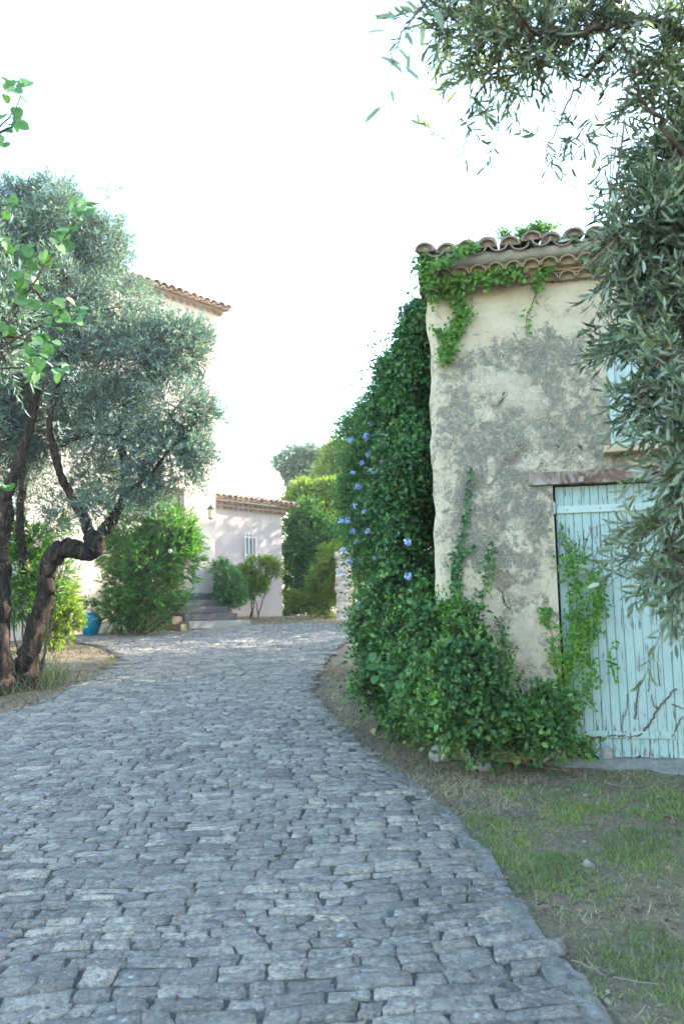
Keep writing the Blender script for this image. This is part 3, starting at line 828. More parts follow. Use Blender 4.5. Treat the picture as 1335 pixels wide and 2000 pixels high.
def front_wall():
    st = 0.01
    ts = np.round(np.concatenate([np.arange(T0, 1.44 - 1e-6, st), np.arange(1.44, T1 + 1e-6, 0.04)]), 4); zs = np.round(np.arange(0.0, ZT + 1e-6, st), 4)
    T, Z = np.meshgrid(ts, zs); t = T.ravel(); z = Z.ravel(); n = len(t)
    base = np.array(P0) + t[:, None] * np.array(UB) + z[:, None] * np.array(UP)
    px = project(base)[:, :2]
    q = np.column_stack([t, np.zeros(n), z])
    n1 = fbm(q * 1.7, 4) - 0.5; n2 = fbm(q * 7 + 5, 4) - 0.5; n3 = fbm(q * 25 + 9, 2) - 0.5
    wpx = px + np.column_stack([fbm(q * 5 + 31, 3) - .5, fbm(q * 5 + 77, 3) - .5]) * 60
    def ell(cx, cy, rx, ry): return np.exp(-(((wpx[:, 0] - cx) / rx) ** 2 + ((wpx[:, 1] - cy) / ry) ** 2))
    dark = np.zeros(n)
    for cx, cy, rx, ry, a in ((1000, 690, 120, 40, .62), (1080, 720, 80, 60, .5), (930, 700, 55, 30, .3), (1130, 850, 110, 70, .85), (1090, 790, 60, 40, .4), (905, 840, 55, 70, .7), (920, 930, 60, 90, .75),
                              (1000, 880, 45, 75, .75), (1010, 980, 70, 60, .8), (1050, 1000, 40, 70, .6), (950, 1010, 60, 70, .65), (1030, 1080, 50, 60, .5), (975, 1090, 50, 50, .5), (1010, 1180, 50, 50, .4),
                              (900, 760, 50, 40, .25), (1060, 660, 70, 25, .35), (930, 1060, 50, 60, .35), (1200, 900, 60, 60, .5), (1010, 1290, 60, 60, .3), (1080, 1420, 40, 50, .35)):
        dark += a * ell(cx, cy, rx, ry)
    dark *= 1 - 0.9 * ell(875, 1060, 22, 130) - 0.0
    dark *= 1 - 0.85 * np.clip(ell(1072, 1140, 24, 120), 0, 1)
    dark *= smooth(600, 690, wpx[:, 1])
    dark = np.clip(dark * 1.05 + 0.20 * smooth(640, 740, wpx[:, 1]), 0, 1)
    pale = np.zeros(n)
    for cx, cy, rx, ry, a in ((960, 740, 50, 14, .9), (1000, 770, 40, 40, .7), (1050, 770, 40, 40, .5), (962, 905, 15, 40, 1), (955, 930, 12, 22, 1), (1005, 1040, 32, 24, 1), (1020, 1065, 30, 16, .9), (1035, 870, 20, 50, .8), (1045, 905, 26, 12, .8),
                              (1140, 906, 16, 20, .9), (1040, 1140, 34, 24, .8), (1010, 1150, 26, 16, .8), (1160, 895, 60, 12, .7), (1010, 1230, 40, 40, .6), (1040, 1250, 40, 50, .5)):
        pale += a * ell(cx, cy, rx, ry)
    pale = np.clip(smooth(0.35, 0.75, pale + n2 * 0.9), 0, 1)
    red = np.zeros(n)
    for cx, cy, rx, ry, a in ((972, 1128, 16, 20, 1), (1003, 875, 11, 22, 1), (1006, 905, 9, 18, .8), (968, 785, 10, 8, .8), (983, 770, 10, 22, .6)):
        red += a * ell(cx, cy, rx, ry)
    red = 0.6 * smooth(0.35, 0.8, red + n2 * 1.4)
    jp = px + np.column_stack([fbm(q * 14 + 3, 3) - .5, fbm(q * 14 + 8, 3) - .5]) * 16
    crack = np.zeros(n)
    for pts, w in ((((930, 732), (960, 734), (990, 733), (1015, 728)), 1.6), (((981, 745), (984, 765), (978, 785), (966, 797)), 2.6), (((966, 885), (956, 905), (950, 922)), 2.2), (((978, 1036), (1000, 1030), (1025, 1022)), 2.2), (((1005, 1065), (1018, 1050)), 2.6),
                   (((970, 1145), (982, 1160), (988, 1178), (1000, 1200)), 2.6), (((960, 990), (972, 1015), (978, 1035)), 1.4), (((990, 800), (998, 835)), 1.2), (((1130, 865), (1137, 878)), 3), (((1052, 900), (1058, 912)), 3), (((1075, 545), (1079, 548)), 3)):
        d = polyline_dist(jp, pts)
        crack = np.maximum(crack, smooth(w * .55 + 1.6, w * .55 - 0.6, d))
    crack *= 0.0
    disp = 0.030 * n1 + 0.014 * n2 + 0.006 * n3 - 0.016 * red - 0.02 * crack
    disp += 0.006 * smooth(0.3, 0.8, pale)
    # rounded, uneven corner
    dt = np.where(t < T0 + 0.2, (fbm(q * 4 + 50, 3) - 0.5) * 0.07 * (1 - (t - T0) / 0.2), 0)
    disp -= 0.05 * smooth(T0 + 0.08, T0, t)
    edge = smooth(0.05, 0.0, np.minimum(np.abs(t - D0), np.abs(t - D1))) * (z < DZ + .05)
    disp = disp * (1 - 0.6 * edge)
    V = base + disp[:, None] * np.array(NB) + dt[:, None] * np.array(UB)
    nx, ny = len(ts), len(zs)
    i = (np.arange(ny - 1)[:, None] * nx + np.arange(nx - 1)[None, :]).ravel()
    Fq = np.stack([i, i + 1, i + 1 + nx, i + nx], -1)
    tc = t[Fq].mean(1); zc = z[Fq].mean(1)
    hole = ((tc > D0) & (tc < D1) & (zc < DZ)) | ((tc > W0) & (tc < W1) & (zc > WZ0) & (zc < WZ1))
    Fq = Fq[~hole]
    extra = []; ex_f = []
    off = n
    def strip(mask, order):
        nonlocal off
        ids = np.nonzero(mask)[0]; ids = ids[np.argsort(order[ids])]
        back = base[ids] - 0.20 * np.array(NB)
        k = len(ids)
        extra.append(back); bi = off + np.arange(k); off += k
        ex_f.append(np.stack([ids[:-1], ids[1:], bi[1:], bi[:-1]], -1))
        extra_ids.append(ids)
    extra_ids = []
    e = 1e-4
    strip((np.abs(t - D0) < e) & (z <= DZ + e), z); strip((np.abs(t - D1) < e) & (z <= DZ + e), z)
    strip((np.abs(z - DZ) < e) & (t >= D0 - e) & (t <= D1 + e), t)
    strip((np.abs(t - W0) < e) & (z >= WZ0 - e) & (z <= WZ1 + e), z); strip((np.abs(t - W1) < e) & (z >= WZ0 - e) & (z <= WZ1 + e), z)
    strip((np.abs(z - WZ0) < e) & (t >= W0 - e) & (t <= W1 + e), t); strip((np.abs(z - WZ1) < e) & (t >= W0 - e) & (t <= W1 + e), t)
    strip(np.abs(t - T0) < e, z); strip(np.abs(t - T1) < e, z)
    Vall = np.vstack([V] + extra); ids = np.concatenate([np.arange(n)] + extra_ids)
    me = np_mesh('wall', Vall, [Fq] + ex_f, M['oldwall'], True)
    for nm, a in (('dark', dark), ('pale', pale), ('red', red), ('crack', crack)):
        at_ = me.attributes.new(nm, 'FLOAT', 'POINT'); at_.data.foreach_set('value', a[ids].astype(np.float32))
    o = link('wall', me, outb)
    o['label'] = 'front wall of stained, cracked and flaking plaster'
    return o
front = front_wall()
def other_walls():
    mb = MB()
    Mr = MBASIS.to_3x3()
    for c, sx, sy in ((wb(T0 + 0.16, ZT / 2, -3.2), 0.28, 6.0), (wb(T1 - 0.16, ZT / 2, -3.2), 0.28, 6.0), (wb((T0 + T1) / 2, ZT / 2, -6.3), T1 - T0, 0.3)):
        mb.box(c, sx, sy, ZT, Mr)
    mb.box(wb((T0 + T1) / 2, ZT / 2, -0.32), T1 - T0 - 0.7, 0.1, ZT - 0.05, Mr)
    for t in (T0 + 0.04, T1 - 0.3):
        a = [wb(t, ZT - .01, -.2), wb(t, ZT - .01, -6.2), wb(t, 5.6, -2.95)]; b = [p + UB * .26 for p in a]
        mb.add(a + b, [(0, 1, 2), (5, 4, 3), (0, 3, 4, 1), (1, 4, 5, 2), (2, 5, 3, 0)])
    o = mb.build('side_walls', M['oldwall'], outb)
other_walls()

def tile_mesh(name, mat, r=0.085, L=0.45, th=0.014, seg=6, taper=0.86, up=True, squash=0.8, plug=0.0):
    """curved clay tile, axis along local y, front end at y=0; cap (arch) or channel"""
    v = []; f = []
    for yi, (y, k) in enumerate(((0, 1.0), (L, taper))):
        for rr in (r * k, (r - th) * k):
            for s in range(seg + 1):
                a = math.pi * s / seg
                v.append((-math.cos(a) * rr, y, (math.sin(a) * rr * squash) * (1 if up else -1)))
    n = seg + 1
    for s in range(seg):
        f += [(s, s + 1, 2 * n + s + 1, 2 * n + s), (n + s, 3 * n + s, 3 * n + s + 1, n + s + 1), (s, n + s, n + s + 1, s + 1), (2 * n + s, 2 * n + s + 1, 3 * n + s + 1, 3 * n + s)]
    f += [(0, 2 * n, 3 * n, n), (seg, n + seg, 3 * n + seg, 2 * n + seg)]
    if plug:
        b = len(v)
        for s in range(n): v.append((-math.cos(math.pi * s / seg) * (r - th), plug, math.sin(math.pi * s / seg) * (r - th) * squash))
        f.append(tuple(b + s for s in range(n))[::-1])
    mb = MB(); mb.add(v, f)
    return mb.mesh(name, mat, False)

def roof_outbuilding():
    # two corbelled rows of eave tiles in mortar
    rows = ((4.535, 0.02, 0.11), (4.625, 0.11, 0.215))
    arch = tile_mesh('eave_tile', M['genoise_tile'], 0.078, 0.26, 0.012, 7, 1.0, True, 0.9, 0.06)
    for k, (z, o0, o1) in enumerate(rows):
        mb = MB()
        # mortar course: scalloped front built as short blocks between and above the arches
        mb.box(wb((T0 + T1) / 2, z + 0.074, o0 / 2 - 0.03 + 0.02), T1 - T0 + 0.02, o0 + 0.10, 0.03, MBASIS.to_3x3())
        if k: mb.box(wb((T0 + T1) / 2, z + 0.03, o0 - 0.045), T1 - T0 + 0.02, 0.06, 0.09, MBASIS.to_3x3())
        mb.build('eave_mortar', M['genoise'], outb)
        t = T0 + 0.02 - 0.0 * k
        while t < T1 + 0.05:
            jit = Matrix.Rotation(random.uniform(-.03, .03), 4, 'Y') @ Matrix.Rotation(random.uniform(-.04, .04), 4, 'Z')
            link('eave_tile', arch, outb, wbm(t, z + random.uniform(-.005, .005), o1 + random.uniform(-.008, .008)) @ jit)
            t += 0.157
    mb = MB()
    # mortar bed under the roof tiles, uneven
    n = 60; v = []; f = []
    for i in range(n + 1):
        t = T0 - 0.02 + (T1 - T0 + 0.12) * i / n
        a = random.uniform(-.012, .012); b = random.uniform(-.012, .012)
        v += [wb(t, 4.702, -0.1), wb(t, 4.700 + b * .3, 0.19 + a), wb(t, 4.735 + b, 0.235 + a), wb(t, 4.775 + b, 0.26 + a), wb(t, 4.80, -0.1)]
    for i in range(n):
        for k in range(4):
            f.append((i * 5 + k, i * 5 + k + 1, i * 5 + k + 6, i * 5 + k + 5))
    mb.add(v, f)
    mb.build('mortar_bed', M['greymortar'], outb, True)
    cap = tile_mesh('roof_tile', M['tile'], 0.092, 0.46, 0.018, 7, 0.85, True, 0.85, 0.035)
    chan = tile_mesh('roof_tile', M['tile'], 0.086, 0.46, 0.015, 7, 0.9, False, 0.75)
    slope = Matrix.Rotation(R(15), 4, 'X')
    roof = MB().box(wb((T0 + T1) / 2 + 0.1, 5.245, -1.4), T1 - T0 + 0.25, 3.1, 0.04, MBASIS.to_3x3() @ Matrix.Rotation(R(15), 3, 'X')).box(wb((T0 + T1) / 2 + 0.1, 5.23, -4.45), T1 - T0 + 0.25, 3.1, 0.04, MBASIS.to_3x3() @ Matrix.Rotation(R(-15), 3, 'X')).build('roof', M['tile'], outb)
    for i in range(int((T1 - T0 + 0.2) / 0.186)):
        t = T0 + 0.03 + i * 0.186
        for c in range(3):
            y = c * 0.36
            zz = 4.79 + c * 0.36 * math.sin(R(15)) + 0.01
            j = Matrix.Rotation(random.uniform(-.05, .05), 4, 'Z') @ Matrix.Rotation(random.uniform(-.07, .07), 4, 'Y') @ Matrix.Rotation(random.uniform(-.035, .035), 4, 'X')
            oo = 0.33 - c * 0.36 * math.cos(R(15)) + random.uniform(-.03, .03)
            link('roof_tile', cap, roof, wbm(t + random.uniform(-.012, .012), zz + random.uniform(-.008, .014), oo) @ slope @ j)
            link('roof_tile', chan, roof, wbm(t + 0.093, zz + 0.012, oo + 0.0) @ slope @ j)
            if c == 0 and random.random() < 0.75:
                # second tile doubled under the first at the eave
                link('roof_tile', cap, roof, wbm(t + random.uniform(-.01, .01), zz + 0.034 + random.uniform(-.006, .006), oo - 0.07) @ slope @ j)
    # rest of the slope in one piece
    capv = np.array([list(v.co) for v in cap.vertices]); chv = np.array([list(v.co) for v in chan.vertices])
    capf = [tuple(p.vertices) for p in cap.polygons]
    mb2 = MB()
    for i in range(int((T1 - T0 + 0.2) / 0.186)):
        t = T0 + 0.03 + i * 0.186
        for c in range(3, 8):
            Mx = wbm(t, 4.80 + c * 0.36 * math.sin(R(15)), 0.33 - c * 0.36 * math.cos(R(15))) @ slope
            mb2.add([Mx @ Vector(p) for p in capv], capf)
    o = mb2.build('upper_tiles', M['tile'], roof); o['kind'] = 'stuff'
roof_outbuilding()

# lintel, window and sill belong to the building
mb = MB()
lt0 = wall_hit(1032, 945)[0]
pts = []
nseg = 14
v = []; f = []
for i in range(nseg + 1):
    t = lt0 + (2.35 - lt0) * i / nseg
    j = [random.uniform(-.004, .004) for _ in range(4)]
    v += [wb(t, 2.668 + j[0], 0.032 + j[1]), wb(t, 2.785 + j[2], 0.034 + j[3]), wb(t, 2.79, -0.15), wb(t, 2.67, -0.15)]
for i in range(nseg):
    for k in range(4):
        f.append((i * 4 + k, i * 4 + 4 + k, i * 4 + 4 + (k + 1) % 4, i * 4 + (k + 1) % 4))
f += [(0, 1, 2, 3), (nseg * 4 + 3, nseg * 4 + 2, nseg * 4 + 1, nseg * 4)]
mb.add(v, f).build('lintel', M['lintel'], outb, bevel=0.006)
mb = MB(); mb.box((0, 0, 0), 0.04, 0.01, 0.05, None, 0.006).build('stone_chip', M['rock'], outb, False, wbm(wall_hit(1133, 937)[0], wall_hit(1133, 937)[1], 0.04))
win = MB()
for c, sx, sz in (((W0 + 0.03, (WZ0 + WZ1) / 2), 0.06, WZ1 - WZ0), ((W1 - 0.03, (WZ0 + WZ1) / 2), 0.06, WZ1 - WZ0)):
    win.box(wb(c[0], c[1], -0.03), sx, 0.05, sz, MBASIS.to_3x3())
win.box(wb((W0 + W1) / 2, WZ1 - 0.03, -0.032), W1 - W0 - 0.12, 0.046, 0.06, MBASIS.to_3x3()).box(wb((W0 + W1) / 2, WZ0 + 0.03, -0.032), W1 - W0 - 0.12, 0.046, 0.06, MBASIS.to_3x3())
wo = win.build('window', M['shutter'], outb, bevel=0.004)
for k in range(2):
    a = W0 + 0.065 + k * 0.337
    sh = MB()
    sh.box(wb(a + 0.03, (WZ0 + WZ1) / 2, -0.05), 0.06, 0.03, WZ1 - WZ0 - 0.13, MBASIS.to_3x3()).box(wb(a + 0.30, (WZ0 + WZ1) / 2, -0.05), 0.06, 0.03, WZ1 - WZ0 - 0.13, MBASIS.to_3x3())
    for z in (WZ0 + 0.10, WZ1 - 0.10, (WZ0 + WZ1) / 2): sh.box(wb(a + 0.165, z, -0.052), 0.21, 0.026, 0.07, MBASIS.to_3x3())
    so = sh.build('sash', M['shutter'], wo, bevel=0.003)
    for z in ((WZ0 * 3 + WZ1) / 4 + 0.01, (WZ0 + WZ1 * 3) / 4 - 0.01):
        MB().box(wb(a + 0.165, z, -0.062), 0.21, 0.01, 0.36, MBASIS.to_3x3()).build('panel', M['shutter'], wo)
MB().box(wb((W0 + W1) / 2, WZ0 - 0.035, 0.02), W1 - W0 + 0.16, 0.20, 0.055, MBASIS.to_3x3(), 0.008).build('window_sill', M['genoise'], outb, bevel=0.012)

# cracks: jagged dark slits that taper at both ends
def crack_ribbon(pts, w):
    W3 = np.array([[*wall_hit(px, py, .012)] for px, py in pts])
    S = []
    for a, b in zip(W3[:-1], W3[1:]):
        k = max(3, int(np.linalg.norm(b - a) / .014))
        for i in range(k): S.append(a + (b - a) * i / k + rng.normal(0, .0035, 2))
    S.append(W3[-1]); S = np.array(S); n = len(S)
    v = []; f = []
    for i in range(n):
        d = S[min(i + 1, n - 1)] - S[max(i - 1, 0)]; d = d / (np.linalg.norm(d) + 1e-9); nn = np.array([-d[1], d[0]])
        hw_ = w * math.sin(math.pi * (i + .15) / (n - .7)) ** .6 * random.uniform(.5, 1.3)
        for sgn in (-1, 1):
            q = S[i] + nn * hw_ * sgn
            pp_ = np.array([[q[0], 0, q[1]]])
            dsp = 0.030 * (fbm(pp_ * 1.7, 4) - .5) + 0.014 * (fbm(pp_ * 7 + 5, 4) - .5) + 0.006 * (fbm(pp_ * 25 + 9, 2) - .5)
            v.append(wb(q[0], q[1], float(dsp[0]) + .0035))
    for i in range(n - 1): f.append((2 * i, 2 * i + 1, 2 * i + 3, 2 * i + 2))
    MB().add(v, f).build('crack', M['crack'], outb)
for pts, w in ((((930, 732), (960, 736), (990, 733), (1015, 728)), .0022), (((981, 748), (984, 765), (979, 782), (966, 797)), .005), (((966, 882), (957, 905), (950, 922)), .003), (((978, 1036), (998, 1031), (1025, 1022)), .0035), (((1003, 1066), (1018, 1050)), .004),
               (((968, 1145), (980, 1158), (984, 1178), (996, 1190), (1002, 1204)), .0045), (((958, 985), (970, 1012), (977, 1034)), .0018), (((1128, 868), (1136, 878)), .007), (((1050, 903), (1060, 906)), .006), (((1075, 550), (1081, 551)), .009), (((985, 1100), (992, 1125)), .002), (((1085, 868), (1092, 874)), .006)):
    crack_ribbon(pts, w)

# plank door, two leaves
door = thing('barn_door', wb(1.05, 0.3, -0.06), 'peeling pale turquoise plank door in the stained wall on the right', 'door')
def door_leaf(t0, t1):
    nb = int(round((t1 - t0) / 0.0765)); w = (t1 - t0) / nb
    for i in range(nb):
        mb = MB(); t = t0 + (i + .5) * w
        zt = 2.655 + random.uniform(-.004, .003); zb = 0.312 + random.uniform(-.008, .016)
        hw = w / 2 - random.uniform(0.0012, 0.0026)
        b0 = random.uniform(-.002, .002); tw = random.uniform(-.002, .002)
        lv = 7; v = []; f = []
        for k in range(lv):
            z = zb + (zt - zb) * k / (lv - 1); bow = random.uniform(-.0018, .0018)
            ft = hw * 0.96 if k < lv else hw
            v += [(-hw, 0.03, z), (-hw, 0.003 + bow, z), (-hw + 0.006, -0.001 + b0 + bow, z), (hw - 0.006, -0.001 + b0 + tw + bow, z), (hw, 0.003 + bow, z), (hw, 0.03, z)]
        if i % 3 == 1: v[0:6] = [(a, b, c + random.uniform(0, .03)) for a, b, c in v[0:6]]
        for k in range(lv - 1):
            for s in range(6):
                f.append((k * 6 + s, k * 6 + (s + 1) % 6, k * 6 + 6 + (s + 1) % 6, k * 6 + 6 + s))
        f += [(5, 4, 3, 2, 1, 0), tuple((lv - 1) * 6 + s for s in range(6))]
        mb.add(v, f).build('board', M['door'], door, False, wbm(t, 0, -0.06))
door_leaf(0.022, 1.06); door_leaf(1.075, 2.08)
for t0, t1 in ((0.025, 1.055), (1.08, 2.07)):
    mb = MB(); mb.box((0, 0, 0), t1 - t0, 0.016, 0.066)
    bt = mb.build('batten', M['shutter'], door, False, wbm((t0 + t1) / 2, wall_hit(1160, 992)[1] , -0.048), bevel=0.005)
    for x in np.linspace(-0.42, 0.42, 4):
        MB().lathe((0, 0, 0), [(0.006, 0), (0.005, 0.003), (0.0, 0.004)], 8).build('nail', M['iron'], bt, False, wbm((t0 + t1) / 2 + x, wall_hit(1160, 992)[1] + random.uniform(-.012, .012), -0.0395) @ Matrix.Rotation(R(90), 4, 'X'))
    mb = MB(); mb.box((0, 0, 0), (t1 - t0) * 0.86, 0.016, 0.062)
    mb.build('batten', M['door'], door, False, wbm(t0 + (t1 - t0) * 0.43, wall_hit(1180, 1438)[1] + 0.008, -0.048), bevel=0.005)
MB().box((0, 0, 0), 0.045, 0.05, 0.115).build('hinge', M['shutter'], door, False, wbm(-0.004, wall_hit(1080, 992)[1], -0.028), bevel=0.015)
# backing behind the gaps
MB().box(wb(1.05, 1.5, -0.12), 2.12, 0.03, 2.4, MBASIS.to_3x3()).build('back_frame', M['iron'], door)
# threshold slab
def threshold():
    ts = np.linspace(-0.25, 2.6, 58); os_ = np.linspace(-0.18, 0.34, 15)
    Tm, Om = np.meshgrid(ts, os_); t = Tm.ravel(); o = Om.ravel()
    q = np.column_stack([t, o, 0 * t])
    lim = 0.25 + 0.14 * (fbm(q * np.array([2.5, 0, 0]) + 4, 3) - .5)
    z = 0.318 + 0.06 * (fbm(q * 5, 4) - .5) * smooth(-.05, .05, o) - 0.07 * smooth(-.02, .20, o) - 0.05 * smooth(.20, .34, o) - 0.06 * smooth(-.1, -.25, t)
    V = np.array(P0) + t[:, None] * np.array(UB) + o[:, None] * np.array(NB) + z[:, None] * np.array(UP)
    nx, ny = len(ts), len(os_)
    i = (np.arange(ny - 1)[:, None] * nx + np.arange(nx - 1)[None, :]).ravel()
    Fq = np.stack([i, i + 1, i + 1 + nx, i + nx], -1)[:, ::-1]
    link('threshold', np_mesh('threshold', V, [Fq], M['slab'], True), outb)
threshold()

# ================================================================== MAIN HOUSE AND ANNEX (left, far)
TH = R(48)
UH = Vector((math.cos(TH), math.sin(TH), 0)); NH = Vector((math.sin(TH), -math.cos(TH), 0))
HB3 = Matrix((UH, -NH, UP)).transposed(); HB = HB3.to_4x4()
CH = at(420, 1191, 21.3); CH.z = 0
def hw(t, z, o=0.0): return CH + UH * t + NH * o + UP * z
def hwm(t, z, o=0.0): return Matrix.Translation(hw(t, z, o)) @ HB
def house_hit(px, py, o=0.0, c=None):
    c = c or CH
    p = on_plane(px, py, c + NH * o, NH); q = p - c
    return q.dot(UH), p.z
zc = house_hit(426, 612, 0.3)[1]; zl = house_hit(268, 540, 0.3)
EAVE = (zc + zl[1]) / 2 + 0.1
house = thing('villa', hw(-5, 1.4, -4), 'tall cream plastered house behind the big olive tree on the left', 'house')
ESL = (zl[1] - zc) / (zl[0] - 0.0) if zl[0] != 0 else 0
def wall_with_holes(name, corner, U, N, t0, t1, z0, z1, holes, mat, parent, depth=0.22, thick=0.35):
    mb = MB()
    tsx = sorted({t0, t1, *[h[0] for h in holes], *[h[1] for h in holes]}); zsx = sorted({z0, z1, *[h[2] for h in holes], *[h[3] for h in holes]})
    def P(t, z, o): return corner + U * t + N * o + UP * z
    for a, b in zip(tsx[:-1], tsx[1:]):
        for c, d in zip(zsx[:-1], zsx[1:]):
            if any(h[0] <= a and b <= h[1] and h[2] <= c and d <= h[3] for h in holes): continue
            mb.add([P(a, c, 0), P(b, c, 0), P(b, d, 0), P(a, d, 0)], [(0, 1, 2, 3)])
    for h in holes:
        a, b, c, d = h
        mb.add([P(a, c, 0), P(a, d, 0), P(a, d, -depth), P(a, c, -depth)], [(0, 1, 2, 3)])
        mb.add([P(b, c, 0), P(b, d, 0), P(b, d, -depth), P(b, c, -depth)], [(3, 2, 1, 0)])
        mb.add([P(a, d, 0), P(b, d, 0), P(b, d, -depth), P(a, d, -depth)], [(0, 1, 2, 3)])
        mb.add([P(a, c, 0), P(b, c, 0), P(b, c, -depth), P(a, c, -depth)], [(3, 2, 1, 0)])
        mb.add([P(a, c, -depth), P(b, c, -depth), P(b, d, -depth), P(a, d, -depth)], [(0, 1, 2, 3)])
    return mb.build(name, mat, parent)
gh = 1.05
door_l, _ = house_hit(312, 1000); door_r, dzt = house_hit(357, 955)
STEP0 = 1.22   # ground level at the stairs
LAND = STEP0 + 5 * 0.172
ht = [(door_l - 0.1, door_r + 0.02, LAND, dzt)]
up_win = [(-4.1, -3.1, 5.6, 7.3), (-7.0, -6.0, 5.6, 7.3), (-7.0, -6.0, 2.3, 4.2)]
wall_with_holes('wall', CH, UH, NH, -11.0, 0.0, 0.6, EAVE, ht + up_win, M['house'], house)
# end and rear walls
mb = MB()
mb.add([hw(0, .6), hw(0, .6, -8), hw(0, EAVE, -8), hw(0, EAVE)], [(0, 1, 2, 3)])
mb.add([hw(0, .6, -8), hw(-11, .6, -8), hw(-11, EAVE, -8), hw(0, EAVE, -8)], [(0, 1, 2, 3)])
mb.add([hw(-11, .6, -8), hw(-11, .6), hw(-11, EAVE), hw(-11, EAVE, -8)], [(0, 1, 2, 3)])
mb.build('end_walls', M['house'], house)
for a, b, c, d in up_win:
    w = MB()
    for k, x in enumerate((a + 0.03, b - 0.03)): w.box(hw(x, (c + d) / 2, -0.16), 0.06, 0.05, d - c, HB3)
    w.box(hw((a + b) / 2, d - 0.03, -0.16), b - a - 0.12, 0.05, 0.06, HB3).box(hw((a + b) / 2, c + 0.03, -0.16), b - a - 0.12, 0.05, 0.06, HB3).box(hw((a + b) / 2, (c + d) / 2, -0.16), 0.06, 0.05, d - c - 0.12, HB3)
    wo_ = w.build('window', M['white'], house)
    MB().box(hw((a + b) / 2, (c + d) / 2, -0.185), b - a - 0.1, 0.01, d - c - 0.1, HB3).build('pane', M['darkglass'], wo_)
    for s in (-1, 1):
        x = (a if s < 0 else b) + s * 0.27
        sh = MB().box(hw(x, (c + d) / 2, 0.03), 0.5, 0.035, d - c, HB3)
        for z in (c + 0.25, d - 0.25): sh.box(hw(x, z, 0.055), 0.48, 0.02, 0.1, HB3)
        sh.build('shutter', M['shutter'], house, bevel=0.006)
# entrance door in its recess, stone surround
a, b, c, d = ht[0]
dm = MB()
for i in range(2):
    x = a + 0.06 + (b - a - 0.12) * (0.25 + 0.5 * i); wd = (b - a - 0.12) / 2 - 0.01
    dm.box(hw(x, (c + d) / 2, -0.17), wd, 0.05, d - c - 0.08, HB3)
    for z0_, z1_ in ((0.12, 0.42), (0.50, 0.92)):
        dm.box(hw(x, c + (d - c) * (z0_ + z1_) / 2, -0.135), wd - 0.16, 0.02, (d - c) * (z1_ - z0_), HB3)
do = dm.build('door', M['reddoor'], house, bevel=0.008)
MB().tube([hw((a + b) / 2 + 0.06, c + 1.05, -0.12), hw((a + b) / 2 + 0.06, c + 1.05, -0.08), hw((a + b) / 2 + 0.16, c + 1.05, -0.08)], 0.012, 8).build('handle', M['iron'], do)
for x, z, sx, sz in ((a - 0.10, (c + d) / 2, 0.18, d - c), (b + 0.10, (c + d) / 2, 0.18, d - c), ((a + b) / 2, d + 0.11, b - a + 0.40, 0.20)):
    MB().box(hw(x, z, 0.012), sx, 0.05, sz, HB3).build('surround', M['surround'], house, bevel=0.01)
# roof with génoise
def eave(root, P, BM, B3, t0, t1, z, over, mat_tile, pitch, rows, slope, depth, mortar, roofmat, sag=0.0):
    arch = tile_mesh('eave_tile', mat_tile, pitch * 0.46, 0.3, 0.016, 6, 1.0, True, 0.9)
    cap = tile_mesh('roof_tile', mat_tile, pitch * 0.5, 0.5, 0.018, 6, 0.85, True, 0.85)
    chan = tile_mesh('roof_tile', mat_tile, pitch * 0.46, 0.5, 0.018, 6, 0.9, False, 0.75)
    def zz(t): return z + sag * t
    tilt = Matrix.Rotation(-math.atan(sag), 4, 'Y')
    for k in range(rows):
        o = over * (k + 1) / (rows + 1.6)
        zk = -0.12 * (rows - k)
        mb = MB(); mb.box(P((t0 + t1) / 2, zz((t0 + t1) / 2) + zk + pitch * 0.46, o / 2 - 0.08), t1 - t0, o + 0.14, 0.035, B3 @ tilt.to_3x3())
        mb.box(P((t0 + t1) / 2, zz((t0 + t1) / 2) + zk + 0.04, o - over / (rows + 1.6) - 0.05), t1 - t0, 0.06, 0.13, B3 @ tilt.to_3x3())
        mb.build('eave_mortar', mortar, root)
        t = t0 + pitch * (0.5 * k % 1)
        while t < t1:
            link('eave_tile', arch, root, Matrix.Translation(P(t, zz(t) + zk, o)) @ BM @ tilt)
            t += pitch * 0.96
    rl = depth / math.cos(slope)
    rf = MB().box(P((t0 + t1) / 2, zz((t0 + t1) / 2) + depth / 2 * math.tan(slope) + 0.02, -depth / 2 + over * 0.5), t1 - t0 + 0.2, rl, 0.05, B3 @ tilt.to_3x3() @ Matrix.Rotation(slope, 3, 'X')).build('roof', roofmat, root)
    SL = Matrix.Rotation(slope, 4, 'X')
    n = int((t1 - t0 + 0.3) / pitch)
    for i in range(n + 1):
        t = t0 - 0.12 + i * pitch
        j = Matrix.Rotation(random.uniform(-.04, .04), 4, 'Z') @ Matrix.Rotation(random.uniform(-.05, .05), 4, 'Y')
        link('roof_tile', cap, rf, Matrix.Translation(P(t, zz(t) + 0.05 + random.uniform(-.01, .01), over + random.uniform(-.03, .03))) @ BM @ tilt @ SL @ j)
        link('roof_tile', chan, rf, Matrix.Translation(P(t + pitch / 2, zz(t) + 0.065, over)) @ BM @ tilt @ SL @ j)
    mb = MB(); vv = [tuple(v.co) for v in cap.vertices]; ff = [tuple(p.vertices) for p in cap.polygons]
    for i in range(n + 1):
        t = t0 - 0.12 + i * pitch
        for c in range(1, int(depth / 0.4)):
            Mx = Matrix.Translation(P(t, zz(t) + 0.06 + c * 0.4 * math.sin(slope), over - c * 0.4 * math.cos(slope))) @ BM @ tilt @ SL
            mb.add([Mx @ Vector(p) for p in vv], ff)
    o = mb.build('upper_tiles', mat_tile, rf); o['kind'] = 'stuff'
    return rf
hroof = eave(house, hw, HB, HB3, -11.2, 0.22, EAVE - 0.02, 0.30, M['tile2'], 0.235, 1, R(14), 4.4, M['house'], M['tile2'])
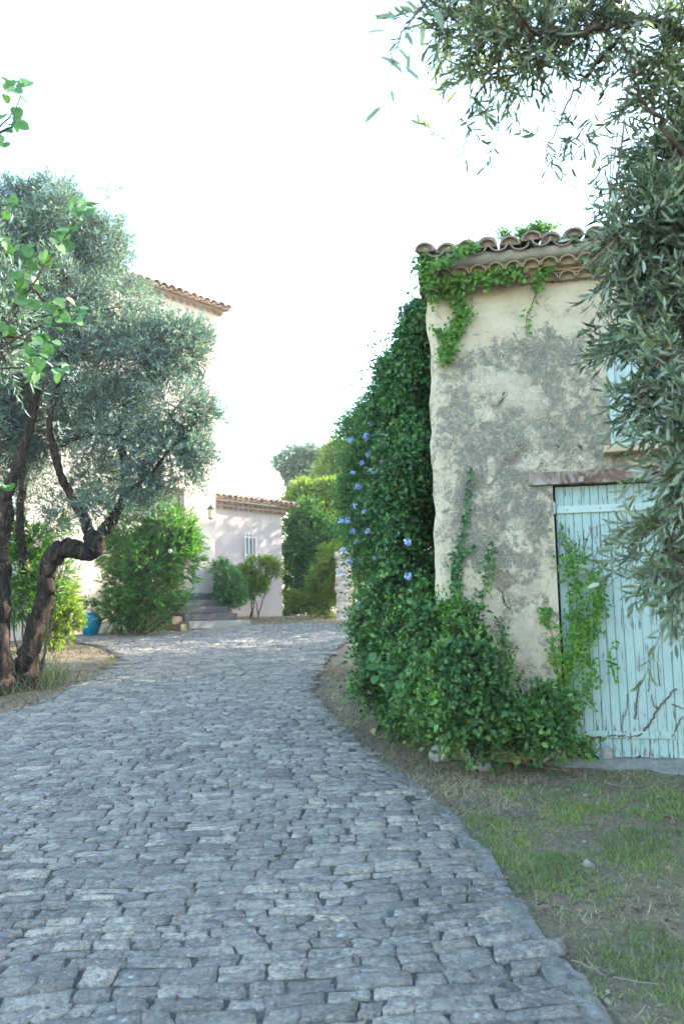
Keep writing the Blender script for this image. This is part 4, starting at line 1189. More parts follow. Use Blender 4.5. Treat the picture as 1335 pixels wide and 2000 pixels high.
MB().box(hw(-5.5, EAVE + 0.55, -6.2), 11.4, 4.3, 0.05, HB3 @ Matrix.Rotation(R(-14), 3, 'X')).build('rear_roof', M['tile2'], house)

# wall lantern near the corner
lp = house_hit(411, 1012, 0.22)
lan = thing('wall_lantern', hw(lp[0], lp[1], 0.02), 'small wall lantern with yellowish glass near the corner of the cream house', 'lantern')
lc = hw(lp[0], lp[1], 0.24)
MB().lathe(lc, [(0.06, 0), (0.085, 0.22), (0.085, 0.23), (0.0, 0.23)], 6).build('glass', M['glass'], lan)
MB().lathe(lc, [(0.0, 0.36), (0.03, 0.34), (0.12, 0.245), (0.12, 0.232), (0.0, 0.232)], 6).build('cap', M['iron'], lan)
MB().lathe(lc, [(0.0, -0.04), (0.075, -0.02), (0.075, 0.0), (0.0, 0.0)], 6).build('base', M['iron'], lan)
mb = MB().tube([hw(lp[0], lp[1] + 0.48, 0.0), hw(lp[0], lp[1] + 0.52, 0.12), hw(lp[0], lp[1] + 0.46, 0.22), hw(lp[0], lp[1] + 0.34, 0.24)], 0.011, 6)
for k in range(6):
    w = math.pi * 2 * k / 6
    mb.tube([lc + Vector((0.063 * math.cos(w), 0.063 * math.sin(w), 0)), lc + Vector((0.088 * math.cos(w), 0.088 * math.sin(w), 0.23))], 0.007, 4)
mb.build('bracket', M['iron'], lan)

# stairs
st = thing('stone_stairs', hw(-1.3, STEP0, 0.8), 'short flight of dark stone steps up to the house entrance', 'stairs')
SR = -0.42; SW = 1.62; SDP = 0.34
for k in range(5):
    z = STEP0 + 0.172 * k
    o1 = (5 - k) * SDP + 0.05; sw = SW + (0.25 if k == 0 else 0)
    off_ = (5 - k) * SDP
    mb = MB(); mb.box((0, 0, 0), sw, SDP + 0.04 if k < 4 else SDP + 0.1, 0.172 - 0.004)
    o = mb.build('step', M['steplow'] if k == 0 else M['step'], st, False, hwm(SR - SW / 2 - (0 if k else 0.0), z + 0.086 + 0.002 * k, off_ - SDP / 2 + 0.02), bevel=0.012)
mb = MB()
for k in range(5):
    off_ = (5 - k) * SDP
    mb.box(hw(SR - SW - 0.17, STEP0 - 0.1 + 0.086 * (k + 1) , off_ - SDP / 2), 0.30, SDP - 0.004, 0.172 * (k + 1) + 0.1, HB3)
    if k: mb.box(hw(SR - SW / 2, STEP0 + 0.086 * k - 0.05, off_ - SDP / 2 - 0.02), SW - 0.02, SDP - 0.01, 0.172 * k - 0.01 + 0.1, HB3)
mb.build('cheek_wall', M['tanstone'], st)

# annex
CA = at(551, 1191, 24.0); CA.z = 0
def aw(t, z, o=0.0): return CA + UH * t + NH * o + UP * z
za = house_hit(548, 1006, 0.0, CA)[1]
annex = thing('annex', aw(-2, 1.4, -2), 'low pinkish plastered annex with orange tiled eave right of the house', 'annex')
wl = house_hit(478, 1045, 0, CA); wr = house_hit(497, 1088, 0, CA)
wall_with_holes('wall', CA, UH, NH, -4.2, 0.0, 0.8, za + 0.15, [(wl[0], wr[0], wr[1], wl[1])], M['annex'], annex)
mb = MB()
mb.add([aw(0, .8), aw(0, .8, -4), aw(0, za + 1.0, -4), aw(0, za + .15)], [(0, 1, 2, 3)])
mb.add([aw(0, .8, -4), aw(-4.2, .8, -4), aw(-4.2, za + 1.0, -4), aw(0, za + 1.0, -4)], [(0, 1, 2, 3)])
mb.build('end_walls', M['annex'], annex)
eave(annex, aw, HB, HB3, -4.0, 0.16, za + 0.24, 0.34, M['tile2'], 0.2, 2, R(13), 4.2, M['annex'], M['tile2'])
gr = MB()
ww = wr[0] - wl[0]
wm = MB().box(aw((wl[0] + wr[0]) / 2, (wl[1] + wr[1]) / 2, -0.15), ww, 0.02, wl[1] - wr[1], HB3).build('window', M['paleglass'], annex)
for i in range(4):
    x = wl[0] - 0.02 + (ww + 0.04) * i / 3
    MB().tube([aw(x, wr[1] - 0.05, 0.05), aw(x, wl[1] + 0.03 + (0.06 if i in (1, 2) else 0), 0.05)], 0.017, 6).build('bar', M['white'], wm)
for z in (wr[1] + 0.05, wl[1] - 0.06):
    MB().box(aw((wl[0] + wr[0]) / 2, z, 0.05), ww + 0.12, 0.02, 0.03, HB3).build('crossbar', M['white'], wm)

# ruined pillar far right of the path
pb = gpt(673, 1217); 
pil = thing('ruined_pillar', pb, 'crumbling pale stone pillar half hidden by the blue flowered shrub', 'pillar')
def ruin():
    hgt = at(676, 1078, pb.y).z - pb.z
    z = 0; k = 0
    while z < hgt:
        h = random.uniform(0.13, 0.24)
        w = 0.42 * random.uniform(0.8, 1.1)
        n = 9; ring = []
        for lvl in (0.02, 0.5, 0.98):
            for i in range(n):
                a = 2 * math.pi * i / n
                r = w / 2 * (1.12 if lvl == 0.5 else 1.0) * random.uniform(0.86, 1.12)
                ring.append((pb.x + r * math.cos(a), pb.y + r * math.sin(a), pb.z + z + h * lvl - 0.02))
        f = []
        for l in range(2):
            for i in range(n):
                f.append((l * n + i, l * n + (i + 1) % n, (l + 1) * n + (i + 1) % n, (l + 1) * n + i))
        f += [tuple(range(n))[::-1], tuple(2 * n + i for i in range(n))]
        MB().add(ring, f).build('stone', M['ruin'], pil)
        z += h
ruin()

# blue glazed pot with a small plant
pp = at(177, 1226, 17.9); pp.z = float(gz(pp.x, pp.y)) - 0.01
pot = thing('glazed_pot', pp, 'glossy blue glazed pot at the foot of the house wall', 'pot')
MB().lathe(pp, [(0.0, 0.0), (0.14, 0.0), (0.15, 0.02), (0.215, 0.18), (0.24, 0.32), (0.215, 0.43), (0.185, 0.47), (0.205, 0.49), (0.205, 0.51), (0.175, 0.51), (0.165, 0.45), (0.0, 0.44)], 28).build('body', M['glaze'], pot, True)
MB().lathe(pp + Vector((0, 0, 0.455)), [(0.0, 0.0), (0.163, 0.0), (0.163, -0.02)], 16).build('soil', M['ground'], pot)

# ================================================================== PLANTS
def gp(x, y): return Vector((x, y, float(gz(x, y)) - 0.03))

def px_path(lst, Y):
    """(px, py, radius px[, depth shift]) -> points and radii"""
    P = []; r = []
    for q in lst:
        y = Y + (q[3] if len(q) > 3 else 0)
        P.append(at(q[0], q[1], y)); r.append(q[2] * y / F)
    return P, r
def thick_limb(mb, lst, Y, n=12, sub=8, rough=0.13):
    P, r = px_path(lst, Y)
    S = spline([list(p) + [q] for p, q in zip(P, r)], sub)
    pts = S[:, :3]; rad = np.maximum(S[:, 3] * .76, 0.004)
    pts[1:-1] += (rng.normal(0, 1, pts[1:-1].shape)) * (rad[1:-1, None] * 0.10)
    i0 = len(mb.v)
    mb.tube(pts, rad, n, True, rough * .35)
    Vv = np.array(mb.v[i0:]); Cc = np.repeat(pts, n, 0); rr = np.repeat(rad, n)
    dv_ = norm(Vv - Cc); k_ = 0.40 * (fbm(Vv * (0.55 / np.maximum(rr, .04))[:, None] * np.array([1, 1, .6]), 4) - .5) * 1.6
    Vv = Vv + dv_ * (k_ * rr)[:, None]
    mb.v[i0:] = [tuple(q) for q in Vv]
    return pts

# ---- big olive on the left
tb = gpt(45, 1345)
DOL = 11.0
big = thing('olive_tree', tb, 'big silvery olive tree with crooked flaking trunk on the left, in front of the house', 'tree', 'olive trees')
mb = MB(); limbs = []
limbs.append(thick_limb(mb, [(48, 1362, 40), (52, 1310, 27), (66, 1240, 24), (86, 1170, 23), (92, 1120, 22), (108, 1082, 25), (130, 1068, 26), (158, 1078, 23), (184, 1076, 23), (190, 1055, 20)], DOL, 16))
limbs.append(thick_limb(mb, [(184, 1076, 22), (196, 1046, 17), (222, 1010, 14), (243, 965, 11, .1), (242, 900, 10, .2), (232, 835, 8, .2), (262, 770, 6, .3), (300, 700, 4, .3)], DOL))
limbs.append(thick_limb(mb, [(178, 1060, 18), (168, 1020, 15), (142, 975, 11), (118, 925, 10, -.1), (103, 865, 9, -.2), (98, 815, 7, -.2), (130, 700, 5, -.2), (150, 600, 3, -.2)], DOL))
limbs.append(thick_limb(mb, [(6, 1375, 38), (4, 1300, 24), (4, 1200, 21), (6, 1120, 20), (2, 1070, 19), (14, 1010, 17), (12, 968, 17), (34, 915, 14), (52, 860, 13), (64, 800, 12), (74, 735, 9), (70, 640, 6), (90, 540, 4)], DOL - .25))
limbs.append(thick_limb(mb, [(50, 1120, 13, .4), (42, 1060, 11, .4), (40, 1000, 10, .4), (44, 940, 9, .4), (40, 880, 8, .3), (20, 800, 6, .2), (-20, 720, 5, .1)], DOL))
limbs.append(thick_limb(mb, [(118, 870, 6), (170, 848, 5), (225, 850, 4), (265, 870, 3)], DOL, 6))
limbs.append(thick_limb(mb, [(243, 960, 6, .1), (290, 930, 5, -.2), (330, 880, 4, -.3), (380, 830, 3, -.4)], DOL, 6))
limbs.append(thick_limb(mb, [(242, 900, 6, .2), (300, 850, 4, .3), (350, 790, 3, .3), (395, 740, 2, .3)], DOL, 6))
OB = px_blobs([(-40, 420, 90, 11.4), (25, 395, 62, 11.5), (30, 500, 120, 11.2), (120, 450, 95, 11.3), (190, 480, 80, 11.4), (90, 400, 70, 11.6), (214, 375, 26, 11.5, 1, .4), (225, 590, 95, 11.3), (110, 600, 120, 11.0), (20, 680, 130, 11.2),
                (160, 720, 110, 11.0), (270, 700, 95, 11.0), (345, 680, 80, 11.1), (385, 660, 40, 11.2), (330, 800, 95, 10.9), (395, 800, 42, 11.0, 1, .8), (230, 830, 100, 11.2), (110, 830, 80, 11.5), (20, 850, 90, 11.4),
                (340, 900, 75, 10.8), (280, 940, 55, 10.9), (385, 880, 40, 10.8), (-60, 560, 140, 11), (-60, 780, 130, 11.2), (190, 930, 60, 11.4, 1, .5), (120, 1000, 50, 11.3, 1, .35), (180, 985, 40, 10.8, 1, .5), (60, 930, 60, 11.6, 1, .45), (150, 950, 55, 11.6, 1, .45), (232, 965, 40, 11.4, 1, .5), (20, 960, 50, 11.7, 1, .4)])
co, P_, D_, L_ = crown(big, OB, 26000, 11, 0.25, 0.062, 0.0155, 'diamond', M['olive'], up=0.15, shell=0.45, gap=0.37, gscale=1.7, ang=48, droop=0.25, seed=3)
shoots(big, P_, D_, 500, .5, 16, .06, .014, 'diamond', M['olive'], .1)
branches_to(mb, np.vstack(limbs[1:]), P_, 260, 0.014, 0.004, 4, 0.08)
mb.build('trunk', M['barkred'], big, True)

# ---- near olive hanging in from the right
DR = 3.0
no = thing('olive_tree', gp(2.75, 2.7), 'near olive tree hanging in from the right edge and the top of the picture', 'tree', 'olive trees')
mb = MB()
trunk = [gp(2.75, 2.7), Vector((2.65, 2.75, 0.8)), Vector((2.72, 2.9, 1.7)), Vector((2.5, 3.05, 2.5))]
path_tube(mb, trunk, 0.17, 0.11, 12, 6, 0.01, 0.12)
T_ = trunk[-1]
l1 = path_tube(mb, [T_, Vector((2.3, 3.2, 3.1)), at(1420, 130, 3.2), at(1330, 60, 3.1), at(1240, 40, 3.0), at(1150, 55, 2.9), at(1050, 70, 2.9)], 0.045, 0.004, 8, 6, 0.01)
l2 = path_tube(mb, [T_, at(1560, 420, 3.2), at(1430, 400, 3.1), at(1330, 300, 3.0), at(1270, 210, 2.9), at(1225, 120, 2.8)], 0.028, 0.004, 7, 6, 0.01)
l3 = path_tube(mb, [trunk[2], at(1500, 700, 3.1), at(1400, 690, 3.0), at(1310, 700, 2.9), at(1240, 760, 2.8)], 0.06, 0.005, 7, 6, 0.01)
l4 = path_tube(mb, [trunk[2], at(1480, 860, 2.9), at(1400, 900, 2.8), at(1340, 980, 2.7), at(1300, 1080, 2.7)], 0.05, 0.004, 7, 6, 0.01)
l5 = path_tube(mb, [at(1240, 40, 3.0), at(1160, 130, 3.05), at(1120, 180, 3.1), at(1080, 260, 3.1), at(1062, 310, 3.1)], 0.008, 0.0015, 5, 6, 0.004)
l6 = path_tube(mb, [at(1160, 130, 3.05), at(1128, 195, 3.1), at(1108, 240, 3.1), at(1100, 300, 3.1)], 0.004, 0.001, 4, 6, 0.003)
l9 = path_tube(mb, [at(1240, 40, 3.0), at(1130, -30, 3.0), at(1000, -40, 3.0), at(900, 0, 3.05), at(860, 60, 3.1)], 0.012, 0.002, 6, 6, 0.006)
l10 = path_tube(mb, [at(1150, 55, 2.9), at(1060, 110, 2.95), at(970, 140, 3.0), at(920, 200, 3.1), at(870, 275, 3.1)], 0.008, 0.0015, 6, 6, 0.005)
l11 = path_tube(mb, [at(1050, 70, 2.9), at(980, 50, 2.95), at(900, 60, 3.0)], 0.005, 0.0015, 6, 6, 0.005)
l7 = path_tube(mb, [at(1400, 690, 3.0), at(1330, 560, 3.0), at(1250, 500, 3.0), at(1180, 470, 3.0)], 0.03, 0.003, 6, 6, 0.01)
ROL = px_blobs([(1300, 200, 85, 3.3), (1310, 330, 100, 3.2), (1280, 400, 75, 3.0), (1250, 300, 45, 3.3), (1310, 480, 120, 3.1), (1240, 470, 75, 3.0), (1200, 440, 40, 2.9, 1, .7), (1250, 570, 80, 3.3), (1300, 620, 100, 3.0), (1230, 660, 70, 3.3), (1232, 730, 42, 3.2),
                 (1300, 725, 72, 2.8), (1345, 830, 62, 2.7), (1266, 800, 48, 2.9), (1345, 920, 70, 2.7), (1310, 990, 42, 2.8, 1, .8), (1300, 1060, 60, 2.7, 1, .8), (1270, 1110, 48, 2.7, 1, .8), (1330, 1140, 55, 2.6), (1318, 1190, 30, 2.6, 1, .7), (1420, 500, 150, 3), (1430, 800, 130, 2.8), (1430, 1040, 100, 2.7), (1420, 250, 120, 3.2)])
ROL = [(c + np.array([0.02, 0, 0.05]), r, w) for c, r, w in ROL]
TOP = px_blobs([(870, 40, 70, 3.1), (950, 50, 90, 3.0), (1040, 70, 95, 3.0), (1120, 40, 80, 3.0), (960, 130, 70, 3.1), (1040, 130, 60, 3.0), (920, 185, 40, 3.1, 1, .7), (1180, 20, 60, 2.9, 1, .6), (1240, 60, 60, 3.0, 1, .7), (1290, 110, 70, 3.1), (1000, -80, 120, 3), (1200, -90, 130, 3), (900, 240, 24, 3.1, 1, .8), (868, 275, 14, 3.1, 1, .7), (1340, 40, 70, 3.1), (980, 190, 34, 3.1, 1, .5)])
SPR = px_blobs([(1160, 220, 50, 3.2), (1180, 320, 45, 3.2), (1160, 400, 40, 3.1), (1120, 250, 60, 3.2), (980, 270, 50, 3.1), (1050, 280, 50, 3.1), (1180, 560, 40, 3.2), (1170, 600, 40, 3.2)])
def near_crown(parent):
    out = []
    for blobs, n, m, gap, grav, tl in ((ROL, 1300, 14, 0.34, 0.55, 0.20), (TOP, 520, 12, 0.37, 0.25, 0.18), (SPR, 26, 7, 0.2, 0.7, 0.14)):
        P, d = sample_blobs(blobs, n, 0.4, gap, 3.2, 8.0, None, .55 * tl)
        D = norm(d * 0.8 + rng.normal(0, .45, P.shape) + np.array([-0.12, 0, 0.15 - grav]))
        L = tl * rng.uniform(0.6, 1.3, len(P))
        out.append((P, D, L) + twig_leaves(P, D, L, m, 42, 0.25) + (m,))
    return out
nc = near_crown(no)
LP = np.vstack([x[3] for x in nc]); LD = np.vstack([x[4] for x in nc]); LN = np.vstack([x[5] for x in nc])
LLn = 0.064 * rng.uniform(0.6, 1.2, len(LP)); LWn = 0.0128 * rng.uniform(0.75, 1.2, len(LP))
LWn[rng.uniform(0, 1, len(LP)) < .08] *= 1.35
# the sprig of large blurred leaves nearest the camera
sprig = [(735, 110, .9, -.25), (755, 120, .8, -.6), (748, 205, -.8, -.55), (762, 170, .1, -1), (770, 90, .7, -.7), (790, 60, .3, -.9), (770, 30, -.6, -.3), (805, 15, -.8, -.2), (830, 50, -.2, -.9), (800, 100, -.1, -1), (790, 130, .5, -.8), (760, 60, -.9, -.2), (850, 20, .2, -.9)]
SP = []; SD = []
for px, py, dx, dz in sprig:
    p = at(px, py, 1.75); SP.append(np.array(p)); SD.append(np.array((dx, random.uniform(-.3, .3), dz)))
SP = np.array(SP); SD = np.array(SD); SN = norm(np.array([0, -1.0, 0.2]) + rng.normal(0, .4, SP.shape))
l8 = path_tube(mb, [at(1050, 70, 2.9), at(950, -40, 2.4), at(870, -30, 2.0), at(800, 40, 1.75), at(768, 110, 1.75), at(752, 165, 1.75)], 0.006, 0.0015, 5, 6, 0.003)
LP = np.vstack([LP, SP]); LD = np.vstack([LD, SD]); LN = np.vstack([LN, SN])
LLn = np.concatenate([LLn, 0.066 * rng.uniform(.8, 1.15, len(SP))]); LWn = np.concatenate([LWn, 0.017 * rng.uniform(.8, 1.15, len(SP))])
def split_leaves(parent, P, D, N, L, Wd, tpl, mat, count, cname):
    """the leaves that show largest become parts of their own, the rest one part"""
    pr = project(P); vis = (pr[:, 0] > 4) & (pr[:, 0] < 1331) & (pr[:, 1] > 4) & (pr[:, 1] < 1996) & (pr[:, 2] > 0)
    order = np.argsort(-np.where(vis, L * Wd / np.maximum(pr[:, 2], .1) ** 2, 0))
    single, rest = order[:count], order[count:]
    base = []
    v, fs = TPL[tpl]
    for k in range(6):
        a = np.array(v); a[:, 2] *= random.uniform(0.4, 1.8); a[:, 2] += a[:, 0] ** 2 * random.uniform(-.12, .1)
        base.append(np_mesh('leaf', a, [np.array([f for f in fs if len(f) == q]) for q in (3, 4) if any(len(f) == q for f in fs)], mat, True))
    Dn = norm(D[single]); S = norm(np.cross(N[single], Dn)); Nn = np.cross(Dn, S)
    for i, k in enumerate(single):
        Mx = Matrix((( *(Dn[i] * L[k]), 0), (*(S[i] * Wd[k]), 0), (*(Nn[i] * L[k]), 0), (0, 0, 0, 1))).transposed()
        Mx.translation = Vector(P[k])
        link('leaf', base[i % 6], parent, Mx)
    if len(rest): return leaf_obj(cname, P[rest], D[rest], N[rest], L[rest], Wd[rest], tpl, mat, parent)
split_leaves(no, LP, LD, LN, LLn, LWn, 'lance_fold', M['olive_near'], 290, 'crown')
tw = MB()
for P, D, L, *_ in nc:
    for p, d, l in zip(P, D, L):
        e = p + d * l; e[2] -= 0.25 * l
        m_ = p + d * l * .5; m_[2] -= 0.25 * l * .25
        tw.tube([p, m_, e], [0.0022, 0.0016, 0.0008], 3, False)
alll = np.vstack([l1[8:], l2[6:], l3[6:], l4[6:], l7[4:], l9, l10, l11])
for P, *_ in nc[:2]:
    branches_to(tw, alll, P, 200, 0.0042, 0.0016, 4, 0.03)
o = tw.build('twigs', M['twig'], no); o['kind'] = 'stuff'
mb.build('trunk', M['bark'], no, True)

# ---- young olive at the left edge
so_ = thing('olive_tree', gp(-2.75, 3.7), 'pale olive foliage at the left edge among the round green leaves', 'tree', 'olive trees')
mb = MB()
l1 = path_tube(mb, [gp(-2.75, 3.7), Vector((-2.7, 3.75, 1.2)), at(-180, 780, 4.0), at(-90, 650, 4.0), at(-30, 560, 4.0), at(10, 480, 4.0)], 0.06, 0.004, 8, 6, 0.01)
l2 = path_tube(mb, [at(-180, 780, 4.0), at(-80, 760, 4.0), at(-20, 700, 4.0), at(20, 640, 4.0)], 0.02, 0.003, 6, 6, 0.01)
SB = px_blobs([(0, 500, 42, 4.0, 1, .6), (-10, 580, 60, 4.1), (15, 610, 42, 4.0), (15, 690, 48, 4.0), (-20, 660, 60, 4.1), (-60, 560, 70, 4.1), (20, 560, 40, 4)])
co, P_, D_, L_ = crown(so_, SB, 330, 12, 0.17, 0.052, 0.011, 'lance', M['olive'], up=0.1, shell=0.4, gap=0.3, gscale=3, ang=45, droop=0.3)
branches_to(mb, np.vstack([l1[10:], l2]), P_, 60, 0.005, 0.002, 4, 0.03)
mb.build('trunk', M['bark'], so_, True)

# ---- round-leaved tree reaching in from the left
DJ = 3.75
jt = thing('round_leaved_tree', gp(-3.2, 3.6), 'tree with bright round green leaves reaching in from the left edge', 'tree')
mb = MB()
j0 = path_tube(mb, [gp(-3.2, 3.6), Vector((-3.15, 3.65, 1.4)), Vector((-2.9, 3.7, 2.4)), at(-260, 420, DJ), at(-180, 250, DJ)], 0.08, 0.02, 9, 6, 0.012)
for pts in ([(-300, 760), (-120, 700), (0, 650), (30, 600), (60, 560), (95, 510), (130, 460), (165, 408)], [(-260, 420), (-120, 330), (-40, 280), (10, 240), (45, 180)], [(-120, 700), (-20, 690), (50, 650), (100, 625), (145, 605)],
            [(-120, 700), (-30, 720), (60, 715), (130, 722)], [(-40, 280), (10, 255), (45, 235)], [(-180, 560), (-60, 480), (0, 410), (30, 395)], [(60, 560), (95, 590), (120, 600)], [(0, 650), (60, 665), (95, 645)]):
    path_tube(mb, [at(a, b, DJ) for a, b in pts], 0.010, 0.002, 5, 5, 0.004)
path_tube(mb, [Vector((-3.15, 3.65, 1.4)), at(-300, 760, DJ)], 0.03, 0.012, 6, 5)
path_tube(mb, [at(-260, 420, DJ), at(-180, 560, DJ)], 0.016, 0.01, 6, 5)
mb.build('trunk', M['bark'], jt, True)
JP = []
for px, py, s, n in ((35, 165, 18, 8), (12, 178, 14, 6), (25, 238, 18, 9), (6, 275, 8, 3), (10, 400, 20, 8), (4, 470, 14, 4), (150, 408, 20, 9), (168, 404, 12, 4), (122, 450, 20, 7), (118, 478, 14, 5), (55, 498, 22, 9), (92, 512, 16, 7), (70, 552, 14, 6),
                     (60, 590, 20, 8), (140, 610, 16, 9), (102, 590, 14, 6), (100, 640, 18, 8), (72, 655, 16, 6), (75, 690, 18, 8), (62, 722, 20, 9), (122, 722, 12, 5), (20, 640, 22, 8), (30, 540, 18, 6), (15, 940, 8, 3)):
    for _ in range(n):
        JP.append((px + random.gauss(0, s * .62), py + random.gauss(0, s * .62), DJ + random.gauss(0, .06)))
JPn = np.array([list(at(*q)) for q in JP]); n = len(JPn)
JD = norm(np.column_stack([rng.normal(.15, .6, n), rng.normal(-.15, .4, n), rng.normal(-.45, .45, n)]))
JN = norm(np.array([0, -.75, .75]) + rng.normal(0, .35, (n, 3)))
split_leaves(jt, JPn, JD, JN, 0.056 * rng.uniform(.6, 1.15, n), 0.060 * rng.uniform(.7, 1.15, n), 'round', M['round'], n, 'crown')

# ---- climber on the corner of the outbuilding
iv = thing('climbing_ivy', gp(0.75, 7.9), 'tall dark green climber covering the corner side of the old wall', 'climber')
IB = px_blobs([(838, 520, 22, 7.1), (834, 560, 26, 7.35), (820, 610, 36, 7.5), (815, 660, 45, 7.6), (800, 710, 52, 7.7), (790, 770, 52, 7.9), (805, 830, 48, 7.7), (812, 880, 40, 7.6), (795, 930, 50, 7.9), (805, 990, 44, 8.2), (785, 1040, 58, 8.0), (800, 1100, 50, 8.0), (780, 1140, 60, 7.9), (820, 1170, 48, 7.6), (762, 880, 45, 8.1), (765, 970, 50, 8.1), (770, 720, 36, 8.1), (755, 790, 40, 8.3), (836, 700, 34, 7.7), (836, 780, 34, 7.9), (838, 860, 36, 8.3), (838, 940, 40, 8.5), (840, 1020, 40, 8.5), (842, 1100, 40, 8.5), (838, 620, 30, 7.5)])
mb = MB()
stems = []
for a in ([(840, 1330, 9), (838, 1150, 8), (830, 1000, 7), (836, 850, 6), (838, 700, 5), (842, 560, 4)], [(800, 1330, 9), (806, 1150, 8), (800, 1000, 7), (790, 880, 6), (800, 760, 5), (830, 600, 3)], [(770, 1330, 7), (760, 1150, 6), (770, 1000, 5), (755, 850, 4), (770, 740, 3)]):
    stems.append(thick_limb(mb, [(q[0] - 12, q[1], q[2] * .45) for q in a], 8.3, 7, 5, .1))
nokeep = lambda P: ((P - np.array(P0)) @ np.array(UB) < T0 + 0.03) | ((P - np.array(P0)) @ np.array(NB) > 0.02)
co, P_, D_, L_ = crown(iv, IB, 9000, 7, 0.16, 0.045, 0.029, 'ovate', M['ivy'], up=0.0, shell=0.7, gap=0.42, gscale=2.6, ang=65, droop=0.5, seed=11, keep=nokeep, grav=0.2)
shoots(iv, P_, D_, 300, .46, 10, .043, .027, 'ovate', M['ivy'], .1)
branches_to(mb, np.vstack(stems), P_, 200, 0.008, 0.003, 4, 0.06)
mb.build('stems', M['vine'], iv, True)

# ---- blue-flowered shrub
pl = thing('plumbago_shrub', gp(0.45, 9.4), 'leafy shrub dotted with pale blue flower clusters beside the path', 'shrub')
PB = px_blobs([(750, 775, 42, 9.2, 1, .8), (722, 815, 44, 9.4), (690, 835, 36, 9.5, 1, .8), (740, 840, 55, 9.1), (722, 900, 60, 9.2), (700, 960, 52, 9.3), (735, 985, 60, 9.0), (716, 1040, 45, 9.2), (740, 1070, 62, 8.9), (730, 1110, 42, 9.0), (690, 1000, 34, 9.4, 1, .8), (740, 1160, 55, 8.8), (724, 1180, 32, 9.1), (668, 848, 16, 9.6, 1, .4), (760, 700, 24, 9, 1, .5)])
mb = MB(); stems = []
for a in ([(730, 1330, 6), (728, 1180, 5), (715, 1020, 4), (700, 900, 3), (690, 830, 2)], [(750, 1330, 6), (748, 1160, 5), (740, 980, 4), (735, 840, 3), (735, 740, 2)], [(715, 1320, 5), (705, 1180, 4), (690, 1060, 3), (680, 1000, 2)]):
    stems.append(thick_limb(mb, a, 9.2, 6, 5, .1))
co, P_, D_, L_ = crown(pl, PB, 5600, 8, 0.20, 0.043, 0.018, 'ovate', M['plumbago'], up=0.25, shell=0.55, gap=0.37, gscale=2.6, ang=55, droop=0.4, seed=5)
shoots(pl, P_, D_, 340, .5, 12, .042, .018, 'ovate', M['plumbago'], .4)
branches_to(mb, np.vstack(stems), P_, 150, 0.006, 0.002, 4, 0.06)
mb.build('stems', M['twig'], pl, True)
def flower_cluster(parent, p, out, k=16, r=0.05, ps=0.019, mat=None, name='flower_cluster'):
    n = k; d = norm(rdir(n) + np.array(out) * 1.1)
    C = np.array(p) + d * r * rng.uniform(.6, 1.1, (n, 1))
    V = []; 
    PP = []; DD = []; NN = []
    for c, dd in zip(C, d):
        a = np.cross(dd, rdir(1)[0]); a /= np.linalg.norm(a); b = np.cross(dd, a)
        for q in range(5):
            w = 2 * math.pi * q / 5
            PP.append(c); DD.append(a * math.cos(w) + b * math.sin(w)); NN.append(dd)
    PP, DD, NN = map(np.array, (PP, DD, NN))
    leaf_obj(name, PP, DD, NN, np.full(len(PP), ps), np.full(len(PP), ps * .8), 'diamond', mat or M['blue'], parent, None)
for px, py, rr in ((727, 828, 1), (760, 838, 1), (716, 855, 1.1), (752, 850, .8), (684, 862, 1), (764, 880, .8), (720, 890, 1), (728, 922, 1.1), (700, 952, 1), (735, 950, 1.1), (768, 970, 1.2), (694, 990, .8), (744, 998, .9), (728, 1003, 1), (668, 1020, 1.1), (680, 1018, 1),
                   (720, 1040, .9), (745, 1045, 1.2), (698, 1060, .8), (742, 1070, .9), (684, 1098, 1.1), (735, 1090, .8), (795, 1060, .9), (702, 1180, .8), (798, 1127, .9), (664, 1120, .7), (690, 1040, 1), (670, 1075, .8), (752, 1150, .8), (708, 905, .7), (745, 905, .7), (755, 930, .6), (712, 1000, .7), (705, 1095, .7), (760, 1015, .7), (775, 1100, .7), (765, 1075, .6), (715, 970, .6), (690, 925, .7), (735, 875, .7)):
    p = at(px, py, 7.35 if px > 780 else 8.3 if px > 720 else 8.7)
    flower_cluster(pl, p, (-.2, -.9, .4), int(18 * rr), 0.05 * rr, .016)

# ---- brambles and bush at the foot of the wall
br = thing('bramble_bush', gp(0.9, 7.2), 'dense dark green bramble bush at the foot of the old wall beside the door', 'bush')
BB = px_blobs([(735, 1215, 48, 8.2), (745, 1270, 55, 8.1), (740, 1330, 55, 8.0), (780, 1230, 60, 7.9), (800, 1300, 70, 7.6), (780, 1370, 65, 7.7), (840, 1230, 50, 7.3), (860, 1290, 70, 7.0), (850, 1352, 72, 6.95), (900, 1230, 42, 6.95), (920, 1290, 60, 6.8), (920, 1350, 72, 6.75), (905, 1398, 60, 6.7), (965, 1408, 52, 6.72), (970, 1340, 40, 6.8),
                (1020, 1405, 48, 6.75), (1015, 1425, 45, 6.72), (1055, 1400, 36, 6.75), (1075, 1360, 24, 6.8, 1, .5), (1060, 1440, 36, 6.7, 1, .7), (830, 1170, 22, 7.5, 1, .5), (915, 1195, 18, 6.9, 1, .5), (975, 1300, 18, 6.85, 1, .5), (1000, 1340, 22, 6.85, 1, .6), (860, 1195, 22, 7.1, 1, .5), (1125, 1470, 22, 6.5, 1, .5)])
keep_b = lambda P: ((((P - np.array(P0)) @ np.array(NB)) > 0.015) | ((P - np.array(P0)) @ np.array(UB) < T0 - 0.02)) & (P[:, 2] > gz(P[:, 0], P[:, 1]))
co, P_, D_, L_ = crown(br, BB, 5200, 6, 0.18, 0.056, 0.033, 'ovate', M['bramble'], up=0.35, shell=0.6, gap=0.42, gscale=3.0, ang=60, droop=0.5, seed=21, keep=keep_b)
mb = MB()
stems = []
